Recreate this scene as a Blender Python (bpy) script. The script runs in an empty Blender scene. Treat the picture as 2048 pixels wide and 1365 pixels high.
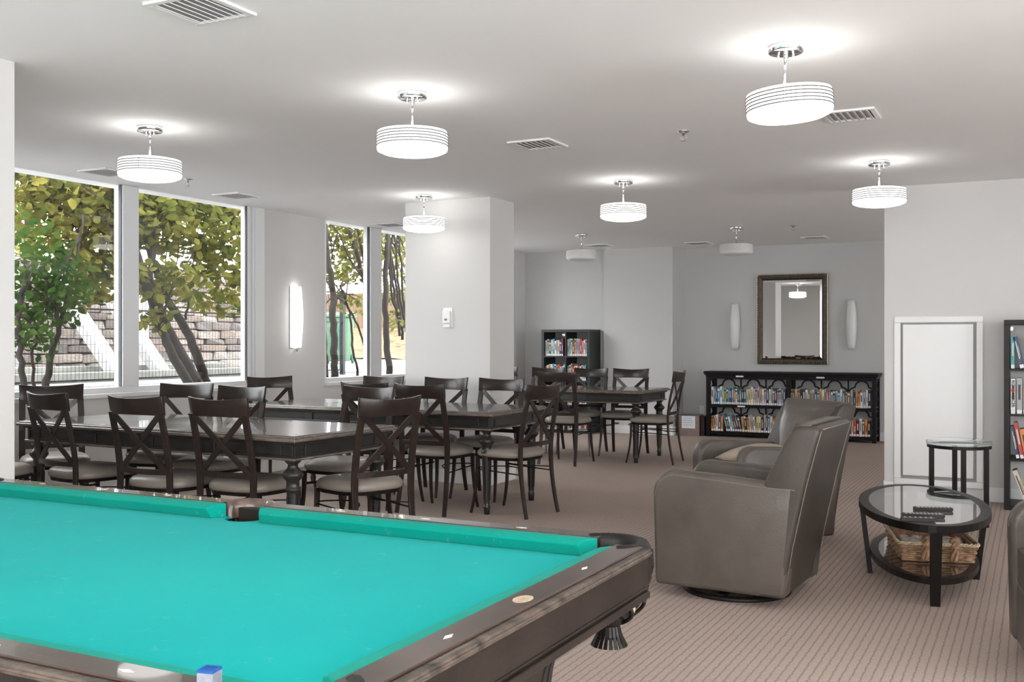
import bpy, bmesh, math, random
from mathutils import Vector, Matrix
random.seed(7)
PI = math.pi; R_ = math.radians
SC = bpy.context.scene
COL = SC.collection
# ------------------------------------------------------------------ camera
HC = 1.28; CEIL = 2.56; YAW = R_(27)
cam_d = bpy.data.cameras.new('camera'); cam = bpy.data.objects.new('camera', cam_d); COL.objects.link(cam)
cam.location = (0, 0, HC); cam.rotation_euler = (PI/2, 0, YAW)
cam_d.sensor_width = 36; cam_d.lens = 36*2060/2048; cam_d.clip_start = .05; cam_d.clip_end = 300
SC.camera = cam
# ------------------------------------------------------------------ sky and exposure
W = bpy.data.worlds.new('sky'); SC.world = W; W.use_nodes = True
wn = W.node_tree.nodes; wl = W.node_tree.links; wn.clear()
wo = wn.new('ShaderNodeOutputWorld'); bg = wn.new('ShaderNodeBackground')
bg.inputs[0].default_value = (.985, .985, 1, 1); bg.inputs[1].default_value = 2.2
wl.new(bg.outputs[0], wo.inputs[0])
SC.view_settings.view_transform = 'Standard'; SC.view_settings.look = 'None'
SC.view_settings.exposure = 2.15; SC.view_settings.gamma = 1; SC.view_settings.use_curve_mapping = False
LAMP_E = .34; LAMP_BOTTOM_E = .9; LAMP_TOP_E = .62
def portal(y0, y1):
    l = bpy.data.lights.new('window_portal', 'AREA'); l.shape = 'RECTANGLE'; l.size = y1-y0; l.size_y = 1.7
    l.cycles.is_portal = True
    o = bpy.data.objects.new('window_portal', l); COL.objects.link(o)
    o.location = (-6.8, (y0+y1)/2, 1.72); o.rotation_euler = (PI/2, 0, -PI/2)
portal(4.2, 7.8); portal(8.8, 12.8)
def portal2(loc, rz, w):
    l = bpy.data.lights.new('window_portal', 'AREA'); l.shape = 'RECTANGLE'; l.size = w; l.size_y = 2.5; l.cycles.is_portal = True
    o = bpy.data.objects.new('window_portal', l); COL.objects.link(o); o.location = loc; o.rotation_euler = (PI/2, 0, rz)
portal2((.5, -2.72, 1.31), PI, 6.2); portal2((4.22, 1.2, 1.31), PI/2, 6); portal2((4.22, 10.9, 1.31), PI/2, 1.8)

# ------------------------------------------------------------------ materials
MATS = {}
def N(m, t, **k):
    n = m.node_tree.nodes.new(t)
    for a, v in k.items(): setattr(n, a, v)
    return n
def mat(name, col, rough=.5, metal=0, spec=.5, noise=0, nscale=20, bump=0, bscale=60, coat=0, emit=None, estr=0, trans=0, stretch=(1, 1, 1), sheen=0):
    if name in MATS: return MATS[name]
    m = bpy.data.materials.new(name); m.use_nodes = True; MATS[name] = m
    b = m.node_tree.nodes['Principled BSDF']; L = m.node_tree.links
    b.inputs['Base Color'].default_value = (*col, 1); b.inputs['Roughness'].default_value = rough
    b.inputs['Metallic'].default_value = metal; b.inputs['Specular IOR Level'].default_value = spec
    b.inputs['Coat Weight'].default_value = coat; b.inputs['Transmission Weight'].default_value = trans
    b.inputs['Sheen Weight'].default_value = sheen
    if emit: b.inputs['Emission Color'].default_value = (*emit, 1); b.inputs['Emission Strength'].default_value = estr
    if noise or bump:
        tc = N(m, 'ShaderNodeTexCoord'); mp = N(m, 'ShaderNodeMapping'); mp.inputs['Scale'].default_value = stretch
        L.new(tc.outputs['Object'], mp.inputs['Vector'])
    if noise:
        nz = N(m, 'ShaderNodeTexNoise'); nz.inputs['Scale'].default_value = nscale; nz.inputs['Detail'].default_value = 6
        L.new(mp.outputs[0], nz.inputs['Vector'])
        cr = N(m, 'ShaderNodeValToRGB'); e = cr.color_ramp.elements
        e[0].position = .3; e[1].position = .7
        e[0].color = (*[c*(1-noise) for c in col], 1); e[1].color = (*[min(1, c*(1+noise)) for c in col], 1)
        L.new(nz.outputs['Fac'], cr.inputs[0]); L.new(cr.outputs[0], b.inputs['Base Color'])
    if bump:
        nb = N(m, 'ShaderNodeTexNoise'); nb.inputs['Scale'].default_value = bscale; nb.inputs['Detail'].default_value = 4
        L.new(mp.outputs[0], nb.inputs['Vector'])
        bp = N(m, 'ShaderNodeBump'); bp.inputs['Strength'].default_value = bump; bp.inputs['Distance'].default_value = .01
        L.new(nb.outputs['Fac'], bp.inputs['Height']); L.new(bp.outputs[0], b.inputs['Normal'])
    return m
M = {}
M['wall'] = mat('wall_paint', (.65, .64, .625), .75, noise=.01, nscale=3, bump=.05, bscale=180)
M['ceil'] = mat('ceiling_paint', (.94, .94, .935), .85, noise=.008, nscale=2, bump=.04, bscale=150)
M['grey'] = mat('grey_paint', (.60, .60, .59), .75, noise=.01, nscale=3, bump=.05, bscale=180)
M['trim'] = mat('white_trim', (.84, .84, .83), .4, noise=.01, nscale=5)
M['winframe'] = mat('window_frame_white', (.82, .83, .84), .35, noise=.01, nscale=5)
M['darkgasket'] = mat('dark_gasket', (.05, .055, .065), .5, noise=.1)
M['chairwood'] = mat('dark_brown_stained_wood', (0.024, 0.016, 0.013), .3, noise=.25, nscale=14, stretch=(1, 1, 1), bump=.06, bscale=90, coat=.12, spec=.35)
M['tablewood'] = mat('charcoal_stained_wood', (0.018, 0.017, 0.016), .36, noise=.3, nscale=12, stretch=(1, 6, 6), bump=.08, bscale=50, coat=.2)
M['tabletop'] = mat('tabletop_worn_wood', (0.051, 0.043, 0.037), .24, noise=.3, nscale=9, stretch=(1, 9, 9), bump=.05, bscale=40, coat=.5)
M['wornedge'] = mat('worn_table_edge', (0.133, 0.105, 0.087), .33, noise=.5, nscale=16, stretch=(1, 1, 3), bump=.1, bscale=60, coat=.3)
M['vinyl'] = mat('taupe_vinyl', (0.255, 0.223, 0.191), .42, noise=.06, nscale=9, bump=.06, bscale=220, coat=.08)
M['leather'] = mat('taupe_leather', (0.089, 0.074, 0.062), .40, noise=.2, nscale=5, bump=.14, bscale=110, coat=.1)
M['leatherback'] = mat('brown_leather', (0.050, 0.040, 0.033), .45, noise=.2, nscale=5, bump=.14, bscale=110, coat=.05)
M['seam'] = mat('leather_stitching', (0.210, 0.180, 0.150), .5, noise=.2, nscale=90)
M['chrome'] = mat('chrome', (.82, .82, .83), .12, 1, noise=.02)
M['black'] = mat('black_wood', spec=.22, col=(0.008, 0.007, 0.007), rough=.38, noise=.3, nscale=20, bump=.05)
M['espresso'] = mat('espresso_laminate', spec=.25, col=(0.015, 0.012, 0.011), rough=.42, noise=.3, nscale=20, stretch=(1, 1, 8), bump=.05)
M['greyblack'] = mat('grey_black_laminate', (0.025, 0.028, 0.030), .45, noise=.1, nscale=20)
M['bmetal'] = mat('black_brown_metal', spec=.22, col=(0.009, 0.007, 0.006), rough=.4, noise=.2, nscale=30)
M['feltbed'] = mat('pool_cloth_bed', (.0, .0, .0), .9)
M['railwood'] = mat('pool_rail_wood', (0.045, 0.024, 0.017), .27, noise=.3, nscale=8, stretch=(1, 1, 1), bump=.05, bscale=50, coat=.55)
M['railedge'] = mat('worn_rail_edge', (0.073, 0.054, 0.041), .35, noise=.75, nscale=28, bump=.25, bscale=60, coat=.2)
M['poolbody'] = mat('pool_apron_wood', (0.020, 0.014, 0.011), .38, noise=.25, nscale=7, bump=.05, bscale=50, spec=.3)
M['poolgroove'] = mat('pool_dark_groove', (.012, .009, .008), .5, noise=.1)
M['blackleather'] = mat('black_pocket_leather', spec=.3, col=(0.010, 0.008, 0.007), rough=.38, noise=.3, nscale=30, bump=.15, bscale=160)
M['tanrim'] = mat('worn_brown_pocket_rim', (.10, .06, .045), .32, noise=.5, nscale=30, bump=.15, coat=.4)
M['pearl'] = mat('pearl_inlay', (.8, .78, .74), .25, noise=.08, nscale=60)
M['gold'] = mat('worn_brass_medallion', (.55, .42, .30), .35, noise=.35, nscale=80)
M['bronze'] = mat('antique_bronze_frame', (0.144, 0.117, 0.087), .38, .75, noise=.65, nscale=120, bump=.8, bscale=130)
M['bronzein'] = mat('dark_bronze_lip', (0.060, 0.043, 0.030), .35, .6, noise=.3, nscale=40)
M['silver'] = mat('silver_edge', (.6, .57, .52), .3, .8, noise=.1)
M['mirror'] = mat('mirror_glass', (.93, .93, .93), .015, 1)
M['opal'] = mat('unlit_opal_glass', (.78, .78, .77), .3, noise=.01, coat=.3)
M['white'] = mat('white_plastic', (.83, .83, .82), .4, noise=.01)
M['lcd'] = mat('lcd_display', (.12, .12, .12), .3, noise=.1)
M['cardboard'] = mat('cardboard', (0.264, 0.200, 0.172), .8, noise=.1, nscale=30)
M['cardprint'] = mat('cardboard_print', (.25, .17, .15), .8, noise=.1, nscale=30)
M['redbrown'] = mat('dark_red_carton', (0.036, 0.012, 0.012), .6, noise=.2)
M['paper'] = mat('white_paper', (.80, .84, .88), .7, noise=.02, nscale=12)
M['ink'] = mat('grey_ink', (.22, .24, .27), .8, noise=.05)
M['wicker'] = mat('woven_water_hyacinth', (0.288, 0.164, 0.088), .6, noise=.5, nscale=35, bump=.3, bscale=90)
M['wickerrim'] = mat('pale_braided_rim', (.52, .40, .27), .65, noise=.4, nscale=80, bump=.4, bscale=120)
M['plasticbag'] = mat('clear_plastic_wrap', (.55, .52, .48), .15, noise=.4, nscale=14, bump=.9, bscale=14, coat=.8)
M['remote'] = mat('black_remote_plastic', (0.018, 0.015, 0.015), .4, noise=.1)
M['button'] = mat('grey_rubber_button', (.45, .43, .42), .6, noise=.1)
M['chalkblue'] = mat('blue_chalk', (.008, .09, .34), .9, noise=.2, nscale=60, bump=.2)
M['chalkpaper'] = mat('chalk_paper_label', (.22, .23, .27), .7, noise=.15, nscale=90)
M['stitchpaper'] = mat('spine_sticker', (.85, .85, .86), .5, noise=.02)
M['bark'] = mat('grey_brown_bark', (0.018, 0.012, 0.009), .9, noise=.5, nscale=14, stretch=(1, 1, .35), bump=.8, bscale=26)
M['fenceblack'] = mat('black_fence_metal', (0.010, 0.011, 0.014), .5, noise=.1)
M['timberwhite'] = mat('pale_weathered_timber', (0.336, 0.336, 0.336), .8, noise=.1, nscale=7, stretch=(3, 3, .5), bump=.3, bscale=30)
M['timbergrey'] = mat('mossy_grey_timber', (0.252, 0.258, 0.228), .85, noise=.25, nscale=7, bump=.3, bscale=30)
M['cedar'] = mat('cedar_fence_board', (0.140, 0.089, 0.049), .8, noise=.25, nscale=9, stretch=(3, 3, .4), bump=.2)
M['soil'] = mat('pale_ground', (0.151, 0.151, 0.155), .9, noise=.25, nscale=4, bump=.3, bscale=20)
M['pave'] = mat('pale_concrete', (0.252, 0.265, 0.286), .85, noise=.1, nscale=3, bump=.1)
M['leaflitter'] = mat('fallen_leaf_litter', (.15, .10, .045), .9, noise=.7, nscale=5, bump=.9, bscale=20)
M['bin'] = mat('green_bin_plastic', (.075, .15, .085), .6, noise=.08, nscale=8, spec=.3)
M['bindark'] = mat('dark_green_plastic', (.03, .12, .08), .5, noise=.08)
M['carblue'] = mat('pale_blue_paint', (0.270, 0.330, 0.408), .25, noise=.03, coat=.6)
for i, c in enumerate([(.22, .19, .165), (.27, .23, .20), (.17, .14, .125), (.30, .27, .24), (.23, .18, .15), (.14, .125, .115)]):
    M['stone%d' % i] = mat('fieldstone_%s' % 'abcdef'[i], c, .9, noise=.3, nscale=9, bump=1, bscale=14)
M['mortar'] = mat('mortar', (0.090, 0.075, 0.066), .95, noise=.3, nscale=12, bump=.5)

def cloth(name, a, b, scale):       # teal billiard cloth with nap and chalk dust
    m = bpy.data.materials.new(name); m.use_nodes = True; L = m.node_tree.links
    p = m.node_tree.nodes['Principled BSDF']; p.inputs['Roughness'].default_value = .85
    p.inputs['Sheen Weight'].default_value = .04; p.inputs['Sheen Roughness'].default_value = .5
    p.inputs['Specular IOR Level'].default_value = .05
    tc = N(m, 'ShaderNodeTexCoord')
    n1 = N(m, 'ShaderNodeTexNoise'); n1.inputs['Scale'].default_value = scale; n1.inputs['Detail'].default_value = 8
    n2 = N(m, 'ShaderNodeTexNoise'); n2.inputs['Scale'].default_value = 22; n2.inputs['Detail'].default_value = 10; n2.inputs['Roughness'].default_value = .75
    L.new(tc.outputs['Object'], n1.inputs['Vector']); L.new(tc.outputs['Object'], n2.inputs['Vector'])
    r1 = N(m, 'ShaderNodeValToRGB'); r1.color_ramp.elements[0].position = .35; r1.color_ramp.elements[1].position = .7
    r1.color_ramp.elements[0].color = (*a, 1); r1.color_ramp.elements[1].color = (*b, 1)
    L.new(n1.outputs['Fac'], r1.inputs[0])
    r2 = N(m, 'ShaderNodeValToRGB'); r2.color_ramp.elements[0].position = .60; r2.color_ramp.elements[1].position = .74
    r2.color_ramp.elements[0].color = (0, 0, 0, 1); r2.color_ramp.elements[1].color = (.22, .22, .22, 1)
    L.new(n2.outputs['Fac'], r2.inputs[0])
    mx = N(m, 'ShaderNodeMix', data_type='RGBA'); mx.inputs['B'].default_value = (.42, .80, .70, 1)
    L.new(r2.outputs[0], mx.inputs['Factor']); L.new(r1.outputs[0], mx.inputs['A']); L.new(mx.outputs['Result'], p.inputs['Base Color'])
    n3 = N(m, 'ShaderNodeTexNoise'); n3.inputs['Scale'].default_value = 420
    L.new(tc.outputs['Object'], n3.inputs['Vector'])
    bp = N(m, 'ShaderNodeBump'); bp.inputs['Strength'].default_value = .25; bp.inputs['Distance'].default_value = .002
    L.new(n3.outputs['Fac'], bp.inputs['Height']); L.new(bp.outputs[0], p.inputs['Normal'])
    return m
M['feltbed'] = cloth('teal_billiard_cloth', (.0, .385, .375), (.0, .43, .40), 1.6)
M['feltcush'] = cloth('teal_cushion_shaded', (.0, .27, .215), (.006, .30, .235), 3)  # darker than the bed cloth, with the shade of the cushion faces put in

def carpet():
    m = bpy.data.materials.new('ribbed_taupe_carpet'); m.use_nodes = True; L = m.node_tree.links
    p = m.node_tree.nodes['Principled BSDF']; p.inputs['Roughness'].default_value = .95; p.inputs['Specular IOR Level'].default_value = .1
    tc = N(m, 'ShaderNodeTexCoord'); sp = N(m, 'ShaderNodeSeparateXYZ'); L.new(tc.outputs['Object'], sp.inputs[0])
    def M2(op, a, b=None, c=None):
        n = N(m, 'ShaderNodeMath', operation=op)
        for i, v in enumerate((a, b, c)):
            if v is None: continue
            if isinstance(v, (int, float)): n.inputs[i].default_value = v
            else: L.new(v, n.inputs[i])
        return n.outputs[0]
    wob = N(m, 'ShaderNodeTexNoise'); wob.inputs['Scale'].default_value = 25; L.new(tc.outputs['Object'], wob.inputs['Vector'])
    wo_ = M2('MULTIPLY', M2('SUBTRACT', wob.outputs['Fac'], .5), .012)
    fx = M2('PINGPONG', M2('ADD', sp.outputs[0], wo_), .0175)          # 0 at groove
    gx = M2('SUBTRACT', 1, M2('MINIMUM', M2('DIVIDE', fx, .0055), 1))
    fy = M2('PINGPONG', M2('ADD', sp.outputs[1], wo_), .0085)
    gy = M2('SUBTRACT', 1, M2('MINIMUM', M2('DIVIDE', fy, .0045), 1))
    n1 = N(m, 'ShaderNodeTexNoise'); n1.inputs['Scale'].default_value = 160; n1.inputs['Detail'].default_value = 3
    L.new(tc.outputs['Object'], n1.inputs['Vector'])
    n2 = N(m, 'ShaderNodeTexNoise'); n2.inputs['Scale'].default_value = .9; L.new(tc.outputs['Object'], n2.inputs['Vector'])
    g = M2('MINIMUM', M2('ADD', M2('MULTIPLY', gx, .5), M2('MULTIPLY', gy, .62)), 1)
    g = M2('ADD', g, M2('MULTIPLY', M2('SUBTRACT', n1.outputs['Fac'], .5), .9))
    g = M2('ADD', g, M2('MULTIPLY', M2('SUBTRACT', n2.outputs['Fac'], .5), .25))
    cr = N(m, 'ShaderNodeValToRGB'); cr.color_ramp.elements[0].color = (.49, .395, .345, 1); cr.color_ramp.elements[1].color = (.15, .12, .105, 1)
    L.new(g, cr.inputs[0]); L.new(cr.outputs[0], p.inputs['Base Color'])
    bp = N(m, 'ShaderNodeBump'); bp.inputs['Strength'].default_value = .5; bp.inputs['Distance'].default_value = .004; bp.invert = True
    L.new(g, bp.inputs['Height']); L.new(bp.outputs[0], p.inputs['Normal'])
    return m
M['carpet'] = carpet()

def glass(name, tint=(1, 1, 1), gl=.02, refl=1.0, grough=0):
    m = bpy.data.materials.new(name); m.use_nodes = True; L = m.node_tree.links; m.node_tree.nodes.clear()
    o = N(m, 'ShaderNodeOutputMaterial'); t = N(m, 'ShaderNodeBsdfTransparent'); t.inputs[0].default_value = (*tint, 1)
    g = N(m, 'ShaderNodeBsdfGlossy'); g.inputs['Roughness'].default_value = grough; g.inputs[0].default_value = (1, 1, 1, 1)
    f = N(m, 'ShaderNodeLayerWeight'); f.inputs[0].default_value = .5      # Schlick reflectance, same from both faces
    pw = N(m, 'ShaderNodeMath', operation='POWER'); pw.inputs[1].default_value = 5; L.new(f.outputs['Facing'], pw.inputs[0])
    mm = N(m, 'ShaderNodeMath', operation='MULTIPLY_ADD'); mm.inputs[1].default_value = .96; mm.inputs[2].default_value = .04*refl; mm.use_clamp = True
    x = N(m, 'ShaderNodeMixShader'); L.new(pw.outputs[0], mm.inputs[0]); L.new(mm.outputs[0], x.inputs[0])
    L.new(t.outputs[0], x.inputs[1]); L.new(g.outputs[0], x.inputs[2]); L.new(x.outputs[0], o.inputs[0])
    return m
M['glass'] = glass('window_glass', (.96, .97, .97), refl=1.0)
M['tableglass'] = glass('smoked_table_glass', (.62, .60, .58), refl=3.0)
M['clearacryl'] = glass('clear_thick_glass', (.86, .90, .90), refl=2.2)
def leafmat(name, a, b, scale=3.0):
    m = bpy.data.materials.new(name); m.use_nodes = True; L = m.node_tree.links; m.node_tree.nodes.clear()
    o = N(m, 'ShaderNodeOutputMaterial'); d = N(m, 'ShaderNodeBsdfDiffuse'); t = N(m, 'ShaderNodeBsdfTranslucent')
    x = N(m, 'ShaderNodeMixShader'); x.inputs[0].default_value = .5
    tc = N(m, 'ShaderNodeTexCoord'); nz = N(m, 'ShaderNodeTexNoise'); nz.inputs['Scale'].default_value = scale; nz.inputs['Detail'].default_value = 5
    cr = N(m, 'ShaderNodeValToRGB'); cr.color_ramp.elements[0].position = .38; cr.color_ramp.elements[1].position = .62
    cr.color_ramp.elements[0].color = (*a, 1); cr.color_ramp.elements[1].color = (*b, 1)
    L.new(tc.outputs['Object'], nz.inputs['Vector']); L.new(nz.outputs['Fac'], cr.inputs[0])
    L.new(cr.outputs[0], d.inputs[0]); L.new(cr.outputs[0], t.inputs[0])
    L.new(d.outputs[0], x.inputs[1]); L.new(t.outputs[0], x.inputs[2]); L.new(x.outputs[0], o.inputs[0])
    return m
M['leafolive'] = leafmat('olive_leaf', (0.072, 0.091, 0.019), (0.208, 0.195, 0.046), 4)
M['leafgreen'] = leafmat('dark_green_leaf', (0.020, 0.055, 0.011), (0.066, 0.110, 0.022), 4)
M['leafyellow'] = leafmat('yellow_olive_leaf', (0.095, 0.108, 0.024), (0.230, 0.203, 0.047), 4)
M['leafback'] = leafmat('hazy_green_leaf', (0.110, 0.130, 0.035), (0.275, 0.250, 0.080), 3)
M['leafred'] = leafmat('red_leaf', (0.225, 0.030, 0.015), (0.275, 0.075, 0.025))
def emis(name, col, s):
    m = bpy.data.materials.new(name); m.use_nodes = True
    b = m.node_tree.nodes['Principled BSDF']; b.inputs['Base Color'].default_value = (.85, .85, .85, 1); b.inputs['Roughness'].default_value = .4
    b.inputs['Emission Color'].default_value = (*col, 1); b.inputs['Emission Strength'].default_value = s
    return m
M['lit'] = emis('lit_opal_glass', (1, .975, .94), LAMP_E)
M['littop'] = emis('lit_lamp_interior', (1, .97, .93), LAMP_TOP_E)
M['litbottom'] = emis('lit_lower_diffuser', (1, .975, .94), LAMP_BOTTOM_E)
M['litsconce'] = emis('lit_sconce_glass', (1, .98, .95), .8)

# ------------------------------------------------------------------ mesh helpers
class MB:
    def __init__(s): s.v = []; s.f = []; s.mi = []; s.sm = []; s.m = 0; s.T = None
    def add(s, vs, fs, smooth=False):
        n = len(s.v)
        for q in vs:
            q = Vector(q)
            if s.T is not None: q = s.T @ q
            s.v.append(tuple(q))
        for f in fs: s.f.append([i+n for i in f]); s.mi.append(s.m); s.sm.append(smooth)
        return s
    def box(s, x0, x1, y0, y1, z0, z1):
        return s.add([(x, y, z) for z in (z0, z1) for y in (y0, y1) for x in (x0, x1)],
                     [(0, 2, 3, 1), (4, 5, 7, 6), (0, 1, 5, 4), (2, 6, 7, 3), (0, 4, 6, 2), (1, 3, 7, 5)])
    def lathe(s, prof, seg=24, c=(0, 0, 0), cap=True, axis=None, smooth=True):
        vs = []; fs = []
        for r, z in prof:
            for k in range(seg):
                a = 2*PI*k/seg; vs.append((c[0]+r*math.cos(a), c[1]+r*math.sin(a), c[2]+z))
        for i in range(len(prof)-1):
            for k in range(seg):
                a = i*seg+k; b = i*seg+(k+1) % seg; fs.append((a, b, b+seg, a+seg))
        if cap:
            fs.append(tuple(range(seg))[::-1]); fs.append(tuple(range((len(prof)-1)*seg, len(prof)*seg)))
        return s.add(vs, fs, smooth)
    def tube(s, pts, r, seg=8, smooth=True, closed=False):
        pts = [Vector(p) for p in pts]; n = len(pts)
        rr = r if isinstance(r, (list, tuple)) else [r]*n
        vs = []; fs = []; up = None
        for i, p in enumerate(pts):
            if closed: d = pts[(i+1) % n]-pts[i-1]
            else: d = pts[min(i+1, n-1)]-pts[max(i-1, 0)]
            d.normalize()
            if up is None: up = Vector((0, 0, 1)) if abs(d.z) < .9 else Vector((1, 0, 0))
            sx = d.cross(up).normalized(); sy = sx.cross(d).normalized(); up = sy
            for k in range(seg):
                a = 2*PI*k/seg; vs.append(p+(sx*math.cos(a)+sy*math.sin(a))*rr[i])
        m_ = n if closed else n-1
        for i in range(m_):
            for k in range(seg):
                a = i*seg+k; b = i*seg+(k+1) % seg; j = ((i+1) % n)*seg
                fs.append((a, b, j+(k+1) % seg, j+k))
        if not closed: fs.append(tuple(range(seg))[::-1]); fs.append(tuple(range((n-1)*seg, n*seg)))
        return s.add(vs, fs, smooth)
    def bar(s, pts, w, t, side, smooth=False):      # rectangular bar: width w along 'side' vector, thickness t across
        pts = [Vector(p) for p in pts]; n = len(pts); vs = []; fs = []
        ws = w if isinstance(w, (list, tuple)) else [w]*n; ts = t if isinstance(t, (list, tuple)) else [t]*n
        for i, p in enumerate(pts):
            d = (pts[min(i+1, n-1)]-pts[max(i-1, 0)]).normalized()
            sv = Vector(side[i] if isinstance(side, list) else side); sv = (sv-d*sv.dot(d)).normalized(); tv = d.cross(sv)
            for a, b in ((-1, -1), (1, -1), (1, 1), (-1, 1)): vs.append(p+sv*a*ws[i]/2+tv*b*ts[i]/2)
        for i in range(n-1):
            for k in range(4):
                a = i*4+k; b = i*4+(k+1) % 4; fs.append((a, b, b+4, a+4))
        fs.append((3, 2, 1, 0)); fs.append(tuple(range((n-1)*4, n*4)))
        return s.add(vs, fs, smooth)
    def prism(s, poly, a, b, axis='z'):
        n = len(poly)
        def P(u, v, w): return {'z': (u, v, w), 'x': (w, u, v), 'y': (u, w, v)}[axis]
        vs = [P(u, v, a) for u, v in poly]+[P(u, v, b) for u, v in poly]
        fs = [tuple(range(n))[::-1], tuple(range(n, 2*n))]+[(i, (i+1) % n, (i+1) % n+n, i+n) for i in range(n)]
        return s.add(vs, fs)
    def build(s, name, mats, parent=None, bevel=0, bseg=2, subd=0, shade=None, weld=False):
        me = bpy.data.meshes.new(name); me.from_pydata(s.v, [], s.f)
        ms = mats if isinstance(mats, (list, tuple)) else [mats]
        for m in ms: me.materials.append(M[m] if isinstance(m, str) else m)
        me.polygons.foreach_set('material_index', s.mi)
        sm = s.sm if shade is None else [shade]*len(s.f)
        me.polygons.foreach_set('use_smooth', sm); me.update()
        bm = bmesh.new(); bm.from_mesh(me)
        if weld: bmesh.ops.remove_doubles(bm, verts=bm.verts, dist=1e-5)
        bmesh.ops.recalc_face_normals(bm, faces=bm.faces); bm.to_mesh(me); bm.free()
        o = bpy.data.objects.new(name, me); COL.objects.link(o)
        if parent is not None: o.parent = parent
        if bevel:
            b = o.modifiers.new('bevel', 'BEVEL'); b.width = bevel; b.segments = bseg; b.limit_method = 'ANGLE'; b.angle_limit = R_(35)
            if bseg > 2: me.polygons.foreach_set('use_smooth', [True]*len(me.polygons)); b.harden_normals = False
        if subd:
            d = o.modifiers.new('sub', 'SUBSURF'); d.levels = subd; d.render_levels = subd
        return o
def tag(o, label=None, cat=None, group=None, kind=None):
    if label: o['label'] = label
    if cat: o['category'] = cat
    if group: o['group'] = group
    if kind: o['kind'] = kind
    return o
def thing(name, label, cat, loc=(0, 0, 0), rz=0, group=None):
    o = bpy.data.objects.new(name, None); COL.objects.link(o); o.location = loc; o.rotation_euler = (0, 0, rz)
    o.empty_display_size = .1
    return tag(o, label, cat, group)
KIDS = {}
def kids(o): return [c for c in bpy.data.objects if c.parent == o]
def dup(root, loc, rz, label, group=None, rot=None):
    r = root.copy(); COL.objects.link(r); r.location = loc; r.rotation_euler = rot if rot else (0, 0, rz)
    r['label'] = label
    if group: r['group'] = group
    for ch in kids(root):
        c = ch.copy(); COL.objects.link(c); c.parent = r
        for g in kids(ch):
            d = g.copy(); COL.objects.link(d); d.parent = c
    return r
def bez(p0, p1, p2, n=8):
    p0, p1, p2 = Vector(p0), Vector(p1), Vector(p2)
    return [p0*(1-t)**2+p1*2*t*(1-t)+p2*t*t for t in [i/n for i in range(n+1)]]

# ------------------------------------------------------------------ the room
WX = -6.66
def st(o, label=None, cat=None): o['kind'] = 'structure'; tag(o, label, cat); return o
b = MB(); b.box(-6.9, 4.2, -2.7, 14.1, -.12, 0); st(b.build('floor', 'carpet'))
b = MB(); b.box(-6.9, 4.2, -2.7, 14.1, CEIL, CEIL+.15); st(b.build('ceiling', 'ceil'))
# window wall, two openings
W1 = (4.15, 7.58); W2 = (8.74, 12.8); SZ1 = .86; SZ2 = .845  # second opening lengthened unseen behind the pillar to light the back room
b = MB()
b.box(-6.9, WX, 3.15, W1[0], 0, CEIL); b.box(-6.9, WX, W1[0], W1[1]+.2, 0, SZ1)
b.box(-6.9, WX, W1[1]+.2, W2[0], 0, CEIL); b.box(-6.9, WX, W2[0], W2[1], 0, SZ2); b.box(-6.9, WX, W2[1], 14.0, 0, CEIL)
st(b.build('wall_left', 'wall'))
b = MB(); b.box(-6.9, -4.17, -2.7, 3.17, 0, CEIL); st(b.build('wall_near_left', 'wall', bevel=.004))
b = MB(); b.box(-5.20, -4.31, 8.03, 8.50, 0, CEIL); st(b.build('wall_pillar', 'wall', bevel=.004))
b = MB(); b.box(-6.66, -5.39, 13.5, 14.0, 0, CEIL); b.box(-5.39, -4.39, 13.40, 14.0, 0, CEIL); b.box(-4.39, 4.05, 13.87, 14.0, 0, CEIL)
st(b.build('wall_back', 'grey'))
b = MB(); b.box(-1.13, 4.2, 9.03, 9.2, 0, CEIL); st(b.build('wall_right', 'wall', bevel=.003))
b = MB(); b.box(4.05, 4.2, -2.7, -1.8, 0, CEIL); b.box(4.05, 4.2, 4.2, 9.03, 0, CEIL); b.box(4.05, 4.2, 9.2, 10.0, 0, CEIL); b.box(4.05, 4.2, 11.8, 14.0, 0, CEIL); b.box(4.05, 4.2, 10.0, 11.8, 0, .06); b.box(4.05, 4.2, -1.8, 4.2, 0, .06); st(b.build('wall_far_right', 'wall'))
b = MB(); b.box(-4.17, -2.6, -2.7, -2.55, 0, CEIL); b.box(3.6, 4.05, -2.7, -2.55, 0, CEIL); b.box(-2.6, 3.6, -2.7, -2.55, 0, .06); st(b.build('wall_behind', 'wall'))
# baseboards
def bb(name, segs):
    b = MB()
    for s_ in segs: b.box(*s_, 0, .115); 
    st(b.build(name, 'trim', bevel=.004))
bb('baseboard_right', [(-1.143, -1.055, 9.017, 9.03), (-.375, 4.0, 9.017, 9.03), (-1.143, -1.13, 9.017, 9.2)])
bb('baseboard_left', [(WX, WX+.013, 3.2, 13.45)])
bb('baseboard_pillar', [(-5.213, -4.297, 8.017, 8.03), (-4.31, -4.297, 8.017, 8.51), (-5.213, -5.2, 8.017, 8.51)])
bb('baseboard_back', [(-5.38, -4.378, 13.388, 13.4), (-4.39, -4.378, 13.4, 13.86), (-4.378, 4.0, 13.857, 13.87), (-6.64, -5.4, 13.488, 13.5)])
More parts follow.
